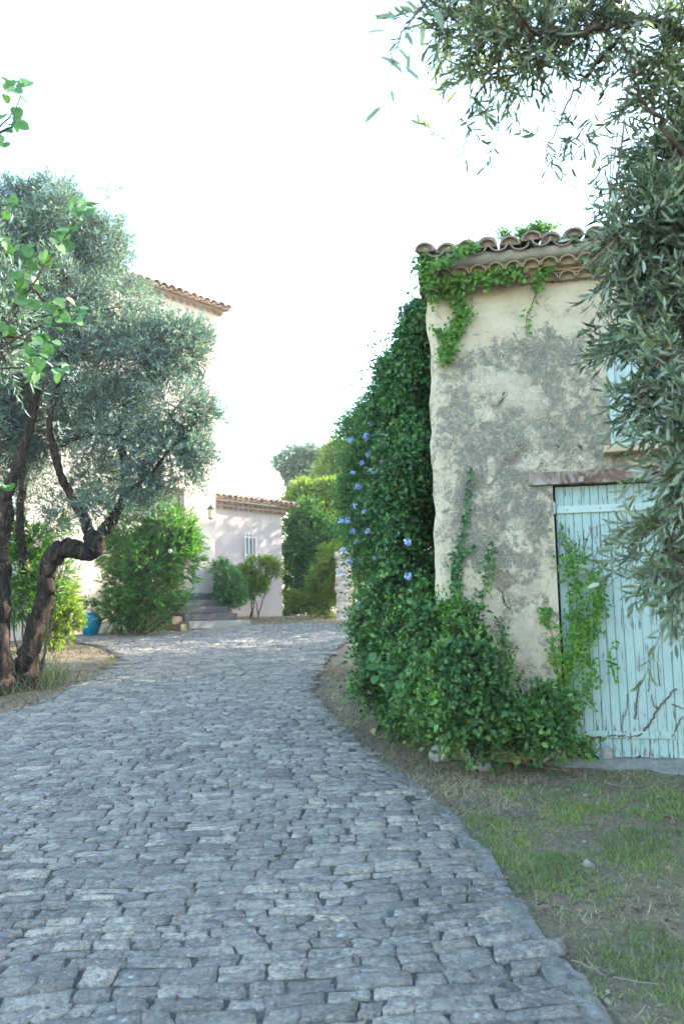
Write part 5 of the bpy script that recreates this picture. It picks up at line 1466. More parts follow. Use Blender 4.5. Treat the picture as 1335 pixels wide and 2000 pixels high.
for px in (730, 760, 800, 840, 880, 920, 960, 1000, 1040):
    g0 = gpt(px, 1395 + (px - 730) * 0.27); g0.z -= 0.03
    stems.append(path_tube(mb, [g0, g0 + Vector((random.uniform(-.1, .1), random.uniform(0, .15), .35)), g0 + Vector((random.uniform(-.25, .25), random.uniform(0, .3), .75))], 0.012, 0.004, 5, 5, 0.01))
shoots(br, P_, D_, 320, .30, 9, .052, .030, 'ovate', M['bramble'], .9, 'sprays')
branches_to(mb, np.vstack(stems), P_, 160, 0.006, 0.002, 4, 0.05)
mb.build('stems', M['vine'], br, True)
# pale green shoots standing out of the bush
SPs = []
for px, py, h in ((840, 1180, .22), (848, 1150, .2), (905, 1190, .3), (915, 1200, .25), (880, 1210, .2), (990, 1250, .25), (975, 1290, .2), (860, 1340, .25), (925, 1210, .25), (870, 1180, .22), (955, 1130, .3), (960, 1100, .2), (870, 1210, .2), (1000, 1310, .2), (760, 1180, .2), (895, 1160, .2), (1045, 1340, .2)):
    Yd = 6.85 if px > 850 else 7.35
    p = np.array(at(px, py + h * 150, Yd)); SPs.append((p, h))
P = np.array([p for p, h in SPs for _ in range(3)]) + rng.normal(0, .03, (len(SPs) * 3, 3)); P[:, 1] = np.minimum(P[:, 1], 7.0)
D = norm(np.array([0, -.05, 1.0]) + rng.normal(0, .22, P.shape)); L = np.repeat([h for p, h in SPs], 3) * rng.uniform(.7, 1.3, len(P))
a, b, c = twig_leaves(P, D, L, 12, 55, 0.05)
leaf_obj('shoots', a, b, c, 0.034 * rng.uniform(.6, 1.2, len(a)), 0.018 * rng.uniform(.7, 1.2, len(a)), 'ovate', M['creeper'], br)
# big heart-shaped leaves at the left of the bush
hp = [(735, 1285), (745, 1300), (760, 1290), (728, 1275), (750, 1315), (770, 1305), (740, 1290), (765, 1320), (780, 1330), (800, 1335), (790, 1315), (720, 1300), (735, 1320), (755, 1335), (810, 1350), (775, 1350)]
HP = np.array([list(at(px, py, 7.45 if px < 770 else 7.1)) for px, py in hp]); n = len(HP)
split_leaves(br, HP, norm(np.column_stack([rng.normal(0, .5, n), rng.normal(-.6, .2, n), rng.normal(-.5, .3, n)])), norm(np.array([0, -.6, .8]) + rng.normal(0, .25, (n, 3))), 0.085 * rng.uniform(.8, 1.2, n), 0.085 * rng.uniform(.8, 1.2, n), 'round', M['round'], n, 'leaves')

# ---- creepers on wall and door
def creeper(root, polylines, o, leaf, mat, dens, spread, ll, lw, stem_r, stem_mat, thick=0.02, tpl='ovate', name='leaves'):
    mb = MB(); LPs = []
    for pl_ in polylines:
        pts, dn, sp = pl_[:3]; oo = pl_[3] if len(pl_) > 3 else o
        W3 = []
        for px, py in pts:
            t, z = wall_hit(px, py, oo); W3.append(wb(t, z, oo))
        s = spline(W3, 8) if len(W3) > 2 else np.array([list(p) for p in W3])
        s[:, :] += rng.normal(0, .004, s.shape)
        mb.tube(s, np.linspace(stem_r, stem_r * .4, len(s)), 5)
        seg = np.linalg.norm(np.diff(s, axis=0), axis=1); tot = seg.sum()
        k = int(tot * dn * dens)
        u = rng.uniform(0, len(s) - 1, k); i = u.astype(int); f_ = (u - i)[:, None]
        p = s[i] * (1 - f_) + s[np.minimum(i + 1, len(s) - 1)] * f_
        p = p + rng.normal(0, sp, (k, 1)) * np.array(UB) + rng.normal(0, sp, (k, 1)) * np.array(UP) + (np.abs(rng.normal(0, thick, (k, 1))) + 0.008) * np.array(NB)
        LPs.append(p)
    mb.build('stem', stem_mat, root)
    P = np.vstack(LPs); n = len(P)
    D = norm(rng.normal(0, .7, (n, 1)) * np.array(UB) + rng.normal(-.25, .6, (n, 1)) * np.array(UP) + np.abs(rng.normal(.2, .25, (n, 1))) * np.array(NB))
    N = norm(np.array(NB) + np.array(UP) * .5 + rng.normal(0, .35, (n, 3)))
    leaf_obj(name, P, D, N, ll * rng.uniform(.55, 1.2, n), lw * rng.uniform(.6, 1.2, n), tpl, mat, root)
ec = thing('eave_creeper', wb(-0.9, 4.3, 0.03), 'bright green creeper hanging under the tiled eave of the old building', 'climber')
creeper(ec, [([(845, 545), (885, 552), (930, 548), (975, 540), (1015, 534)], 520, .04, .12), ([(850, 525), (890, 500), (930, 480)], 260, .03, .30), ([(835, 500), (832, 530), (838, 560)], 420, .04, .25), ([(868, 560), (895, 590), (905, 620), (888, 650), (876, 680), (870, 705)], 430, .04), ([(1070, 518), (1058, 535), (1050, 565)], 240, .03, .1), ([(1050, 565), (1040, 590), (1028, 620), (1026, 650)], 22, .015), ([(830, 520), (840, 560), (850, 590)], 300, .04), ([(885, 560), (915, 565)], 300, .03), ([(846, 640), (868, 660)], 200, .03)],
        0.03, None, M['creeper'], 1.5, .03, 0.05, 0.036, 0.006, M['vine'], 0.035)
# the eave overhangs: some leaves sit on its edge
dc = thing('door_creeper', wb(0.1, 0.35, 0.0), 'green creeper climbing the left edge of the turquoise door', 'climber')
creeper(dc, [([(1120, 1470), (1112, 1400), (1108, 1330), (1120, 1260), (1125, 1190), (1118, 1120), (1112, 1075)], 300, .05), ([(1115, 1300), (1140, 1250), (1158, 1200), (1162, 1160), (1165, 1120)], 330, .045), ([(1112, 1080), (1102, 1050), (1092, 1030)], 60, .012), ([(1100, 1350), (1085, 1300), (1080, 1260), (1068, 1205), (1060, 1195)], 130, .03),
             ([(1118, 1130), (1140, 1095), (1160, 1075)], 50, .015), ([(1110, 1390), (1080, 1370), (1060, 1350)], 420, .05), ([(1125, 1380), (1150, 1330), (1155, 1290)], 170, .035), ([(1200, 1330), (1190, 1285), (1198, 1250)], 45, .012), ([(1130, 1440), (1150, 1470), (1140, 1485)], 180, .03), ([(1150, 1360), (1165, 1390)], 40, .015)],
        0.0, None, M['creeper'], 1.5, .03, 0.046, 0.028, 0.005, M['vine'], 0.03)
wc = thing('wall_creeper', wb(-0.85, 0.9, 0.0), 'thin ivy strands climbing the old wall above the bramble bush', 'climber')
creeper(wc, [([(900, 1200), (893, 1150), (890, 1100), (900, 1060), (908, 1010), (914, 960), (920, 915)], 120, .018), ([(885, 1190), (890, 1120), (896, 1080)], 330, .03), ([(940, 1180), (946, 1130), (955, 1090), (960, 1060)], 130, .02), ([(893, 1090), (915, 1072), (930, 1065)], 80, .014), ([(990, 1340), (985, 1270), (978, 1210)], 130, .02)],
        0.015, None, M['ivy'], 1.0, .02, 0.04, 0.03, 0.004, M['vine'], 0.02)
# dead vine stems on the door
dv = thing('dead_vine', wb(0.15, 0.5, -0.03), 'brown dried vine stem clinging to the lower part of the turquoise door', 'vine')
mb = MB()
for pts, r in (([(1102, 1440), (1130, 1437), (1160, 1440), (1200, 1437), (1240, 1438), (1262, 1420), (1285, 1385), (1305, 1360), (1320, 1345)], .011), ([(1285, 1385), (1275, 1375), (1270, 1355)], .006), ([(1240, 1405), (1243, 1370), (1248, 1330)], .007), ([(1310, 1375), (1335, 1385)], .006), ([(1310, 1440), (1325, 1410), (1332, 1400)], .007),
               ([(1152, 1440), (1155, 1470), (1158, 1490)], .008), ([(1170, 1440), (1172, 1465)], .007), ([(1130, 1120), (1150, 1040), (1195, 1020)], .003), ([(1152, 1130), (1160, 1090), (1175, 1060), (1205, 1035)], .003), ([(1165, 1160), (1200, 1130), (1240, 1090)], .0025), ([(1265, 1350), (1268, 1310), (1264, 1260)], .004), ([(1287, 1340), (1283, 1300), (1286, 1260)], .004), ([(1225, 1355), (1222, 1390), (1215, 1400)], .004)):
    W3 = [wb(*wall_hit(px, py, -0.045), -0.045) for px, py in pts]
    s = spline(W3, 7); s += rng.normal(0, .004, s.shape)
    MB().tube(s, np.linspace(r, r * .5, len(s)), 6, True, .3).build('stem', M['vine'], dv)
# weeds on the roof
rw = thing('roof_weed', wb(-0.05, 4.95, -0.1), 'tuft of light green weeds growing on the old tiled roof', 'weed')
RB = px_blobs([(1050, 452, 16, 6.9), (1020, 458, 13, 7.0), (985, 462, 10, 7.0), (1075, 448, 11, 6.9)])
crown(rw, RB, 240, 6, 0.09, 0.035, 0.012, 'lance', M['creeper'], up=0.5, gap=0.2)

# ---- oleanders by the house
def oleander(name, base, blobs, ntw, label, cat='shrub', mat='oleander', ll=0.13, lw=0.022, tl=0.30, group=None, gap=.36, m=10, stems=6, seed=0):
    t = thing(name, base, label, cat, group)
    co, P_, D_, L_ = crown(t, blobs, ntw, m, tl, ll, lw, 'lance', M[mat], up=0.3, shell=0.6, gap=gap, gscale=2.2, ang=42, droop=0.15, whorl=True, seed=seed, twr=.004, keep=lambda P: P[:, 2] > gz(P[:, 0], P[:, 1]) + .05)
    mb = MB(); S = []
    zb = np.array([b[0] for b in blobs])
    for k in range(stems):
        c = zb[rng.integers(len(zb))]
        b = base + Vector((random.uniform(-.15, .15), random.uniform(-.15, .15), -.02))
        S.append(path_tube(mb, [b, (b + Vector(c)) / 2 + Vector((random.uniform(-.1, .1), random.uniform(-.1, .1), -.05)), Vector(c)], 0.022, 0.007, 6, 6, .01))
    branches_to(mb, np.vstack(S), P_, 70, .009, .004, 4, .05)
    mb.build('stems', M['twig'], t, True)
    return t
ob = gpt(290, 1224)
ole = oleander('oleander_bush', Vector((ob.x, 18.3, float(gz(ob.x, 18.3)))), px_blobs([(265, 1030, 55, 18.0), (330, 1040, 55, 18.0), (300, 1000, 35, 18.0), (260, 1000, 26, 18), (358, 1055, 30, 17.9), (240, 1080, 42, 18.0), (290, 1090, 60, 17.8), (345, 1090, 45, 17.8), (250, 1140, 45, 17.9), (300, 1150, 50, 17.8), (235, 1190, 38, 17.9), (285, 1195, 40, 17.8), (376, 1085, 16, 17.8, 1, .7)]), 3600,
    'large rounded oleander bush in front of the house entrance', seed=2, stems=9)
for px, py in ((333, 1077),):
    flower_cluster(ole, at(px, py, 17.2), (0, -1, .3), 10, .05, .03, M['pinkpetal'])
for px, py in ((353, 1176), (395, 1000)):
    pass
oleander('oleander_bush', gp(-4.55, 18.05) , px_blobs([(350, 1178, 16, 17.9), (362, 1172, 14, 17.9)]), 26, 'small oleander seedling growing against the stone steps', group=None, stems=3, gap=.1)
b2 = gpt(112, 1266)
oleander('oleander_bush', Vector((b2.x, b2.y, b2.z)), px_blobs([(108, 1160, 30, b2.y), (118, 1190, 32, b2.y), (95, 1200, 32, b2.y), (135, 1212, 20, b2.y), (108, 1235, 28, b2.y), (130, 1155, 20, b2.y), (90, 1160, 24, b2.y + .3)]), 1000, 'small yellow green oleander behind the olive trunk, beside the blue pot', mat='yellowgreen', ll=.11, tl=.2, stems=5)
b3 = gpt(62, 1330)
oleander('oleander_bush', Vector((b3.x, 11.7, float(gz(b3.x, 11.7)))), px_blobs([(60, 1060, 40, 11.7), (40, 1110, 45, 11.7), (95, 1140, 36, 11.7, 1, .6), (60, 1170, 40, 11.7), (120, 1120, 24, 11.8, 1, .5), (30, 1170, 40, 11.6), (20, 1030, 30, 11.6), (110, 1030, 26, 11.6, 1, .6)]), 760, 'lanky oleander with long narrow leaves growing around the olive trunk', ll=.12, lw=.016, tl=.22, gap=.3, stems=8)
ab = gpt(445, 1208)
oleander('oleander_bush', Vector((-2.95, 20.9, float(gz(-2.9, 20.9)))), px_blobs([(445, 1130, 26, 20.9), (440, 1165, 26, 20.8), (460, 1160, 22, 20.8), (432, 1110, 18, 20.9)]), 1100, 'round grey green bush at the left foot of the annex wall', mat='plumbago', ll=.09, lw=.015, tl=.2, stems=4)
oleander('oleander_bush', Vector((-2.4, 21.6, float(gz(-2.4, 21.6)))), px_blobs([(500, 1110, 24, 21.5), (520, 1108, 22, 21.5), (490, 1145, 22, 21.4), (485, 1115, 16, 21.5), (538, 1112, 12, 21.5), (505, 1140, 18, 21.4)]), 900, 'light yellow green bush below the barred window of the annex', mat='yellowgreen', ll=.09, lw=.016, tl=.2, stems=4)
# plant in the blue pot
potp = thing('potted_geranium', pp + Vector((0, 0, .5)), 'small plant with pale pink flowers growing in the blue pot', 'plant')
crown(potp, [(np.array(pp + Vector((0, 0, .68))), np.array((.2, .2, .18)), 1.0)], 60, 6, .14, .06, .03, 'ovate', M['plumbago'], up=.5, gap=.1)
for dx, dz in ((-.08, .88), (.05, .80), (.02, 1.0)):
    flower_cluster(potp, pp + Vector((dx, -.15, dz)), (0, -1, .3), 8, .03, .025, M['pinkpetal'])

# ---- background trees and hedge
def bg_tree(name, base, blobs, ntw, label, cat, mat, ll, lw, tl, tpl='diamond', m=9, gap=.38, up=.2, trunk_r=.12, gscale=.9, group=None, seed=0, ang=50, nbr=80):
    t = thing(name, base, label, cat, group)
    co, P_, D_, L_ = crown(t, blobs, ntw, m, tl, ll, lw, tpl, M[mat], up=up, shell=.55, gap=gap, gscale=gscale, ang=ang, droop=.2, seed=seed, twr=.006, keep=lambda P: P[:, 2] > gz(P[:, 0], P[:, 1]))
    mb = MB(); S = []
    for b in blobs:
        c = Vector(b[0])
        mid = base.lerp(c, .5) + Vector((random.uniform(-.3, .3), random.uniform(-.3, .3), .15 * (c.z - base.z)))
        S.append(path_tube(mb, [base, base.lerp(mid, .5) + Vector((0, 0, .2)), mid, c], trunk_r, trunk_r * .2, 7, 6, .02))
    branches_to(mb, np.vstack(S), P_, nbr, trunk_r * .2, trunk_r * .06, 4, .12)
    mb.build('trunk', M['bark'], t, True)
    return t
G = 'background trees beyond the path'
bg_tree('pine_tree', gp(-1.8, 34), px_blobs([(548, 905, 26, 34), (575, 890, 30, 34), (605, 885, 28, 34), (590, 915, 32, 34), (560, 925, 22, 34), (630, 890, 24, 34), (560, 950, 18, 34), (600, 940, 22, 34)]), 1600, 'hazy grey green tree farthest away above the hedge', 'tree', 'farpine', .11, .03, .5, gap=.38, group=G, trunk_r=.18, seed=1)
bg_tree('leafy_tree', gp(0.3, 31), px_blobs([(655, 905, 38, 31), (690, 900, 42, 31), (640, 945, 40, 30.5), (700, 940, 45, 31), (600, 985, 32, 31), (575, 975, 20, 31), (630, 990, 30, 30.5), (735, 900, 50, 31), (670, 980, 40, 30.5), (720, 960, 50, 31), (620, 930, 36, 31), (640, 1000, 40, 30.5), (590, 960, 26, 31), (672, 892, 34, 31), (650, 880, 24, 31), (705, 870, 36, 31)]), 6400, 'sunlit yellow green tree behind the blue flowered shrub', 'tree', 'yellowgreen', .10, .05, .4, 'ovate', group=G, seed=4)
bg_tree('leafy_tree', gp(-0.7, 27), px_blobs([(595, 965, 34, 27), (630, 1000, 38, 27), (655, 1045, 34, 26.5), (570, 985, 22, 27), (615, 1040, 24, 26.5, 1, .6), (650, 960, 34, 27)]), 2400, 'lower sunlit yellow green tree rising over the hedge beside the annex', 'tree', 'yellowgreen', .09, .04, .38, 'ovate', group=G, seed=14, trunk_r=.09)
bg_tree('evergreen_hedge', gp(-1.0, 25.5), px_blobs([(580, 1030, 34, 25.5), (570, 1075, 30, 25.5), (600, 1080, 45, 25.2), (580, 1120, 36, 25.3), (620, 1040, 40, 25.2), (640, 1090, 45, 25), (575, 1165, 28, 25.3), (610, 1150, 45, 25.2), (660, 1130, 45, 25), (680, 1060, 50, 25), (600, 1000, 30, 25.4), (560, 1195, 16, 25)]), 4200, 'dense dark green hedge behind the annex corner', 'hedge', 'oleander', .09, .045, .35, 'ovate', gap=.3, group=None, seed=6)
bg_tree('feathery_shrub', gp(-0.45, 21.8), px_blobs([(645, 1110, 32, 21.8), (625, 1145, 30, 21.8), (655, 1160, 30, 21.7), (595, 1175, 24, 21.6), (630, 1185, 26, 21.6), (575, 1170, 16, 21.7), (660, 1120, 24, 21.9), (648, 1080, 20, 22)]), 1800, 'feathery yellow green shrub at the far end of the path', 'shrub', 'yellowgreen', .075, .016, .35, 'diamond', m=14, gap=.34, up=.4, trunk_r=.03, seed=9)
# unseen oaks added to shade the path, lawn, house and annex
for k, (x, y, h, r) in enumerate(((5.6, 16.5, 6.6, 2.3), (5.6, 25.8, 7.0, 2.2), (9.0, 18.5, 7.6, 2.6), (6.6, 5.4, 6.0, 2.9), (8.6, 3.4, 6.0, 2.8), (5.4, 21.6, 6.2, 2.0))):
    b = gp(x, y)
    bl = [(np.array((x + random.uniform(-.4, .4) * r, y + random.uniform(-.4, .4) * r, b.z + h * q)), np.array((r * s, r * s, r * s * .8)), (r * s) ** 2) for q, s in (((.45, .8), (.62, 1.0), (.8, .8), (.7, .75), (.55, .9), (.92, .5)) if k != 1 else ((.72, .8), (.8, 1.0), (.9, .8), (.85, .75), (.75, .9), (.97, .5)))]
    bg_tree('shade_oak', b, bl, (1700, 2600, 1700, 5600, 5600, 1500)[k], ('rounded unseen oak added behind the outbuilding to shade the path', 'tallest unseen oak with high crown added to shade the annex', 'tall unseen oak added for shade far behind the outbuilding roof', 'broad unseen oak added beyond the right edge to shade the lawn', 'second broad unseen oak added off to the right to shade the lawn', 'small unseen oak added for shade between two taller oaks')[k], 'tree', 'hedge', .10 if k < 3 else .13, .06 if k < 3 else .085, .45, 'ovate', gap=.33, group='unseen oaks added to cast shade', trunk_r=.16, seed=20 + k)

# ================================================================== GRASS, STRAW, LITTER, ROCKS
NOPATH = lambda P, m=0.0: (~in_poly(P, POLY)) & (dist_poly(P, POLY) > m)
def scatter(n, x0, x1, y0, y1):
    return np.column_stack([rng.uniform(x0, x1, n), rng.uniform(y0, y1, n), np.zeros(n)])
def behind_wall(P):
    q = P - np.array(P0)
    return (q @ np.array(NB) < 0.03) & (q @ np.array(UB) > T0 - 0.05)
def ground_z(P):
    near = smooth(26, 20, np.abs(P[:, 1] - 2)) * smooth(14, 10, np.abs(P[:, 0] + 2))
    return gz(P[:, 0], P[:, 1]) - 0.035 + near * 0.05 * (fbm(P * np.array([2.2, 2.2, 0]), 4) - 0.5)

# green grass in patches on the right
patch = [(960, 1600, .35), (1000, 1630, .4), (1050, 1665, .42), (1090, 1720, .35), (1120, 1750, .2), (1100, 1575, .45), (1180, 1560, .5), (1260, 1590, .45), (1320, 1560, .5), (1290, 1640, .4), (1230, 1660, .3), (1200, 1850, .18), (1260, 1870, .25), (1310, 1840, .3), (1320, 1930, .25), (1290, 1960, .2), (960, 1660, .2), (1020, 1545, .25), (1330, 1600, .4)]
P = scatter(260000, 0.2, 4.6, 2.4, 6.9)
w = np.zeros(len(P))
for px, py, r in patch:
    c = gpt(px, py); w = np.maximum(w, np.exp(-((P[:, 0] - c.x) ** 2 + ((P[:, 1] - c.y) * 1.0) ** 2) / (r * r)))
nz = fbm(P * np.array([3.5, 3.5, 0]) + 2, 4); nz2 = fbm(P * np.array([14, 14, 0]) + 7, 3)
dens = np.clip(w * 0.9 + 0.05, 0, 1) * smooth(.42, .62, nz * .6 + nz2 * .4 + .03)
ok = (rng.uniform(0, 1, len(P)) < dens * .62) & NOPATH(P, 0.015) & ~behind_wall(P)
P = P[ok]; wv = w[ok]; P[:, 2] = ground_z(P) - .003; n = len(P)
D = norm(np.column_stack([rng.normal(0, .5, n), rng.normal(0, .5, n), np.full(n, 1.0)]))
o = leaf_obj('grass', P, D, rdir(n), (0.018 + 0.03 * wv) * rng.uniform(.5, 1.4, n), 0.0042 * rng.uniform(.6, 1.3, n), 'blade', M['grass'], None)
tag(o, 'short green grass in patches on the dry ground right of the path', 'grass', kind='stuff')

# tufts in the joints and at path edges
TP = []
for px, py, k in ((535, 1680, 14), (545, 1690, 10), (415, 1672, 12), (820, 1632, 20), (835, 1640, 10), (600, 1410, 30), (610, 1430, 30), (580, 1415, 20), (570, 1380, 18), (590, 1390, 20), (310, 1395, 14), (305, 1470, 12), (930, 1690, 14), (205, 1335, 50), (200, 1338, 40), (215, 1283, 60), (220, 1286, 40), (60, 1640, 12), (20, 1650, 12), (90, 1740, 12), (655, 1745, 8), (1160, 1950, 20), (690, 1500, 10), (620, 1400, 20), (640, 1405, 20), (365, 1480, 8), (470, 1580, 8), (40, 1560, 12), (150, 1600, 8), (710, 1560, 10)):
    c = gpt(px, py)
    for _ in range(k): TP.append((c.x + random.gauss(0, .035), c.y + random.gauss(0, .045), 0))
for _ in range(260):      # sparse blades along the borders and the worn right-hand part
    q = RE[random.randrange(6, len(RE) - 1)]; 
    for _ in range(3): TP.append((q.x - abs(random.gauss(0, .45)), q.y + random.gauss(0, .4), 0))
TP = np.array(TP); TP = TP[in_poly(TP, POLY) | (np.arange(len(TP)) < 600)]; TP[:, 2] = gz(TP[:, 0], TP[:, 1]) - .012; n = len(TP)
o = leaf_obj('grass_tufts', TP, norm(np.column_stack([rng.normal(0, .6, n), rng.normal(0, .6, n), np.full(n, .8)])), rdir(n), .045 * rng.uniform(.4, 1.3, n), .005 * rng.uniform(.6, 1.4, n), 'blade', M['grass'], None)
tag(o, 'small green tufts growing in the joints of the paving', 'grass', kind='stuff')

# straw and dead grass
P = np.vstack([scatter(45000, -0.8, 4.6, 2.4, 6.9), scatter(60000, -1.0, 1.6, 5.6, 13), scatter(34000, -7.5, -3.0, 8.5, 17), scatter(9000, -5.5, 1.5, 17.6, 22)])
nz = fbm(P * np.array([2.6, 2.6, 0]) + 12, 4)
edge = dist_poly(P, POLY)
band = np.exp(-(edge / .45) ** 2) * (P[:, 1] > 5.6)
ok = (rng.uniform(0, 1, len(P)) < np.clip(smooth(.35, .65, nz) * .75 + band * .8, 0, 1)) & (NOPATH(P, -0.0) | ((edge < .10) & (rng.uniform(0, 1, len(P)) < .35))) & ~behind_wall(P)
P = P[ok]; P[:, 2] = np.where(in_poly(P, POLY), gz(P[:, 0], P[:, 1]) + .012, ground_z(P) + .004); n = len(P)
D = norm(np.column_stack([rng.normal(0, 1, n), rng.normal(0, 1, n), np.abs(rng.normal(0, .22, n))]))
o = leaf_obj('straw', P, D, np.array([0, 0, 1.0]) + rng.normal(0, .2, (n, 3)), .06 * rng.uniform(.3, 1.4, n), (.0026 + .0003 * np.maximum(P[:, 1] - 4, 0)) * rng.uniform(.6, 1.4, n), 'blade', M['straw'], None)
tag(o, 'dry straw and dead grass lying on the soil beside the path', 'straw', kind='stuff')

# fallen leaves
P = np.vstack([scatter(16000, -7.5, -3.2, 8.5, 16.5), scatter(2600, -0.9, 1.6, 6.3, 12), scatter(1500, .6, 4.5, 2.6, 6.8)])
nz = fbm(P * np.array([1.8, 1.8, 0]) + 40, 3)
P = P[(rng.uniform(0, 1, len(P)) < smooth(.4, .6, nz)) & NOPATH(P, 0.0) & ~behind_wall(P)]
Q = scatter(70, -4, 1, 3, 12); Q = Q[in_poly(Q, POLY)]; k = len(Q)
P = np.vstack([P, Q]); P[:, 2] = ground_z(P) + .008; P[-k:, 2] = gz(P[-k:, 0], P[-k:, 1]) + .016; n = len(P)
D = norm(np.column_stack([rng.normal(0, 1, n), rng.normal(0, 1, n), rng.normal(0, .15, n)]))
o = leaf_obj('leaf_litter', P, D, np.array([0, 0, 1.0]) + rng.normal(0, .35, (n, 3)), .042 * rng.uniform(.5, 1.3, n), .016 * rng.uniform(.6, 1.5, n), 'ovate', M['litter'], None)
tag(o, 'brown fallen leaves on the bed under the olive tree', 'leaves', kind='stuff')

# long grass round the olive trunk
P = []
for px, py, r, k in ((20, 1345, .35, 500), (60, 1335, .28, 420), (95, 1320, .15, 120), (5, 1300, .3, 300), (60, 1290, .35, 250)):
    c = gpt(px, py)
    P.append(np.column_stack([rng.normal(c.x, r, k), rng.normal(c.y, r, k), np.zeros(k)]))
P = np.vstack(P); P = P[NOPATH(P, .05)]; P[:, 2] = ground_z(P); n = len(P)
D = norm(np.column_stack([rng.normal(0, .45, n), rng.normal(0, .45, n), np.full(n, 1.0)]))
o = leaf_obj('long_grass', P, D, rdir(n), .30 * rng.uniform(.35, 1.2, n), .007 * rng.uniform(.6, 1.4, n), 'strap', M['longgrass'], None)
tag(o, 'long thin grass growing round the foot of the olive trunk', 'grass', kind='stuff')
# dry grass at the far edge of the path
P = scatter(5000, -4.2, 1.4, 19.4, 22.5); P = P[NOPATH(P, .03)]
P = P[rng.uniform(0, 1, len(P)) < smooth(.35, .6, fbm(P * np.array([1.5, 1.5, 0]), 3))]
P[:, 2] = ground_z(P); n = len(P)
o = leaf_obj('dry_grass', P, norm(np.column_stack([rng.normal(0, .5, n), rng.normal(0, .5, n), np.full(n, 1.0)])), rdir(n), .13 * rng.uniform(.3, 1.3, n), .008 * rng.uniform(.6, 1.4, n), 'blade', M['straw'], None)
tag(o, 'dry yellow grass along the far edge of the path', 'grass', kind='stuff')

# rocks
def rock(px, py, w, h, dpt, label, mat='rock', group='loose rocks beside the old wall', onz=None, Y=None):
    c = gpt(px, py)
    if Y: c = at(px, py, Y)
    n, m = 12, 7; v = []; f = []
    for i in range(m):
        ph = -0.55 + (math.pi / 2 + .55) * i / (m - 1)
        for k in range(n):
            a = 2 * math.pi * k / n
            d = Vector((math.cos(ph) * math.cos(a), math.cos(ph) * math.sin(a), math.sin(ph)))
            s = 0.72 + 0.55 * float(vnoise(np.array([[d.x * 1.6 + px, d.y * 1.6 + 3, d.z * 1.6]]))[0])
            v.append((d.x * w / 2 * s, d.y * dpt / 2 * s, max(-.25, d.z) * h * s))
    for i in range(m - 1):
        for k in range(n): f.append((i * n + k, i * n + (k + 1) % n, (i + 1) * n + (k + 1) % n, (i + 1) * n + k))
    f.append(tuple((m - 1) * n + k for k in range(n)))
    o = MB().add(v, f).build('rock', M[mat], None, False, Matrix.Translation(c + Vector((0, 0, h * .10 if Y else -.03))) @ Matrix.Rotation(random.uniform(-.4, .4), 4, 'Z'))
    tag(o, label, 'rock', group)
rock(858, 1474, .20, .10, .18, 'rounded grey rock left of the flat white one, below the bramble bush')
rock(938, 1478, .22, .10, .16, 'dark mossy rock half under the bramble bush behind the white flat stone')
rock(938, 1494, .19, .06, .14, 'flat whitish stone lying in front of the bramble bush')
rock(1184, 1478, .10, .085, .09, 'small pale stone on the threshold of the turquoise door', Y=6.62)
rock(735, 1425, .12, .05, .12, 'small brown clod at the path edge left of the bramble bush', 'tanstone')

# fallen twigs
for pts, r, label in (([(1115, 1880), (1150, 1893), (1180, 1912)], .0035, 'thin dark twig lying on the path edge at lower right'), ([(1200, 1915), (1260, 1925), (1300, 1930)], .003, 'long thin twig in the grass at lower right'), ([(1010, 1490), (1060, 1502), (1110, 1508)], .006, 'grey fallen stick in front of the bramble bush'), ([(325, 1648), (350, 1655), (380, 1660)], .004, 'short brown twig lying on the paving stones'),
                      ([(1180, 1532), (1230, 1540), (1290, 1528)], .003, 'thin dry stalk on the lawn below the turquoise door'), ([(1290, 1800), (1320, 1830), (1335, 1835)], .003, 'pale bent stalk at the right edge of the lawn')):
    W3 = []
    for px, py in pts:
        c = gpt(px, py); c.z += .012; W3.append(c)
    s = spline(W3, 5); s[:, :2] += rng.normal(0, .004, s[:, :2].shape)
    o = MB().tube(s, np.linspace(r, r * .4, len(s)), 5).build('fallen_twig', M['deadtwig'])
    tag(o, label, 'twig', 'fallen twigs on the ground')

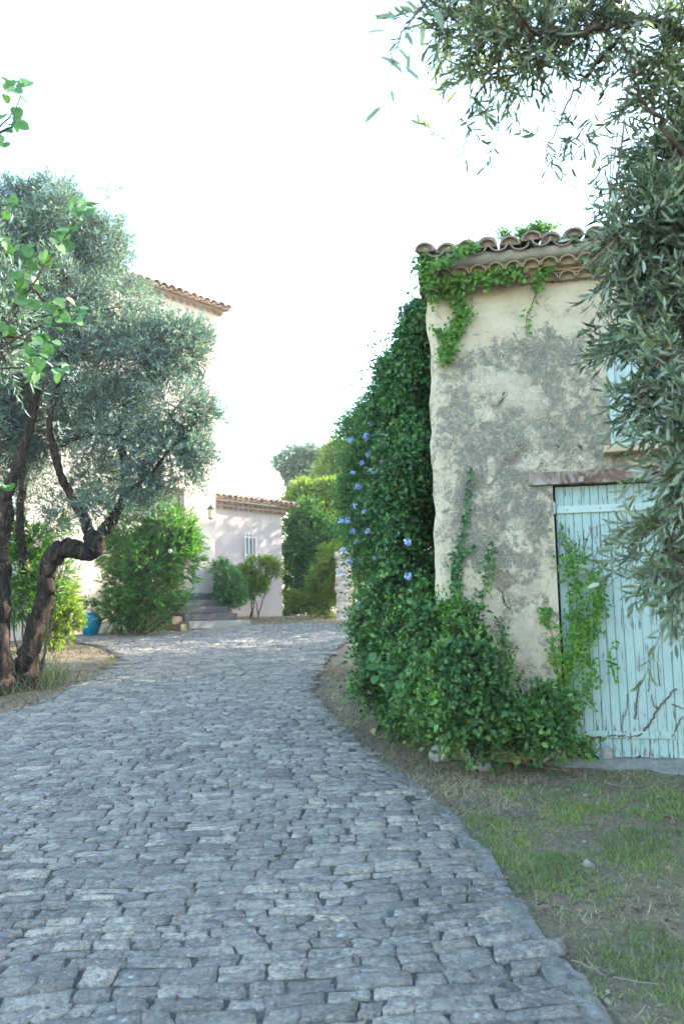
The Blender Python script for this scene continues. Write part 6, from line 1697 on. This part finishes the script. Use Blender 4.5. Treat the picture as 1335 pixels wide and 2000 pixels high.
# pebbles and crumbs of stone in the soil
def pebbles(n):
    P = np.vstack([scatter(n, -0.8, 4.6, 2.4, 6.9), scatter(n // 2, -0.9, 1.2, 6.4, 12), scatter(n // 3, -7, -3.2, 8.5, 16.5)])
    P = P[NOPATH(P, 0.0) & ~behind_wall(P)]
    P = P[rng.uniform(0, 1, len(P)) < smooth(.4, .62, fbm(P * np.array([2.0, 2.0, 0]) + 90, 3))]
    k = len(P); P[:, 2] = ground_z(P) + .002
    oct_ = np.array([(1, 0, 0), (.3, .9, .1), (-.8, .5, 0), (-.7, -.6, .1), (.4, -.9, 0), (.1, .1, .75), (-.1, -.1, -.5)])
    tri = np.array([(0, 1, 5), (1, 2, 5), (2, 3, 5), (3, 4, 5), (4, 0, 5), (1, 0, 6), (2, 1, 6), (3, 2, 6), (4, 3, 6), (0, 4, 6)])
    sz = .008 * np.exp(rng.normal(0, .55, k)); a = rng.uniform(0, 6.28, k); c, s_ = np.cos(a), np.sin(a)
    O = oct_[None] * rng.uniform(.7, 1.3, (k, 7, 3)) * sz[:, None, None]
    V = np.stack([O[..., 0] * c[:, None] - O[..., 1] * s_[:, None], O[..., 0] * s_[:, None] + O[..., 1] * c[:, None], O[..., 2]], -1) + P[:, None, :]
    o = link('pebbles', np_mesh('pebbles', V.reshape(-1, 3), [((np.arange(k) * 7)[:, None, None] + tri[None]).reshape(-1, 3)], M['pebble']))
    tag(o, 'small pebbles and stone crumbs scattered in the dry soil', 'pebbles', kind='stuff')
pebbles(2000)

# ================================================================== HAZE: volume added to pale the distance the way lens glare would
def haze():
    t = NT('glare_haze')
    pv = t.n('ShaderNodeVolumePrincipled')
    pv.inputs['Color'].default_value = (0.95, 0.97, 1.0, 1)
    pv.inputs['Density'].default_value = 0.0011
    pv.inputs['Anisotropy'].default_value = 0.35
    t.l(pv.outputs[0], t.out.inputs['Volume'])
    o = MB().box((0, 150, 7.2), 1000, 1300, 19.2).build('haze', t.m)
    tag(o, 'thin pale haze added to wash out the distance like glare', 'haze', kind='stuff')
haze()
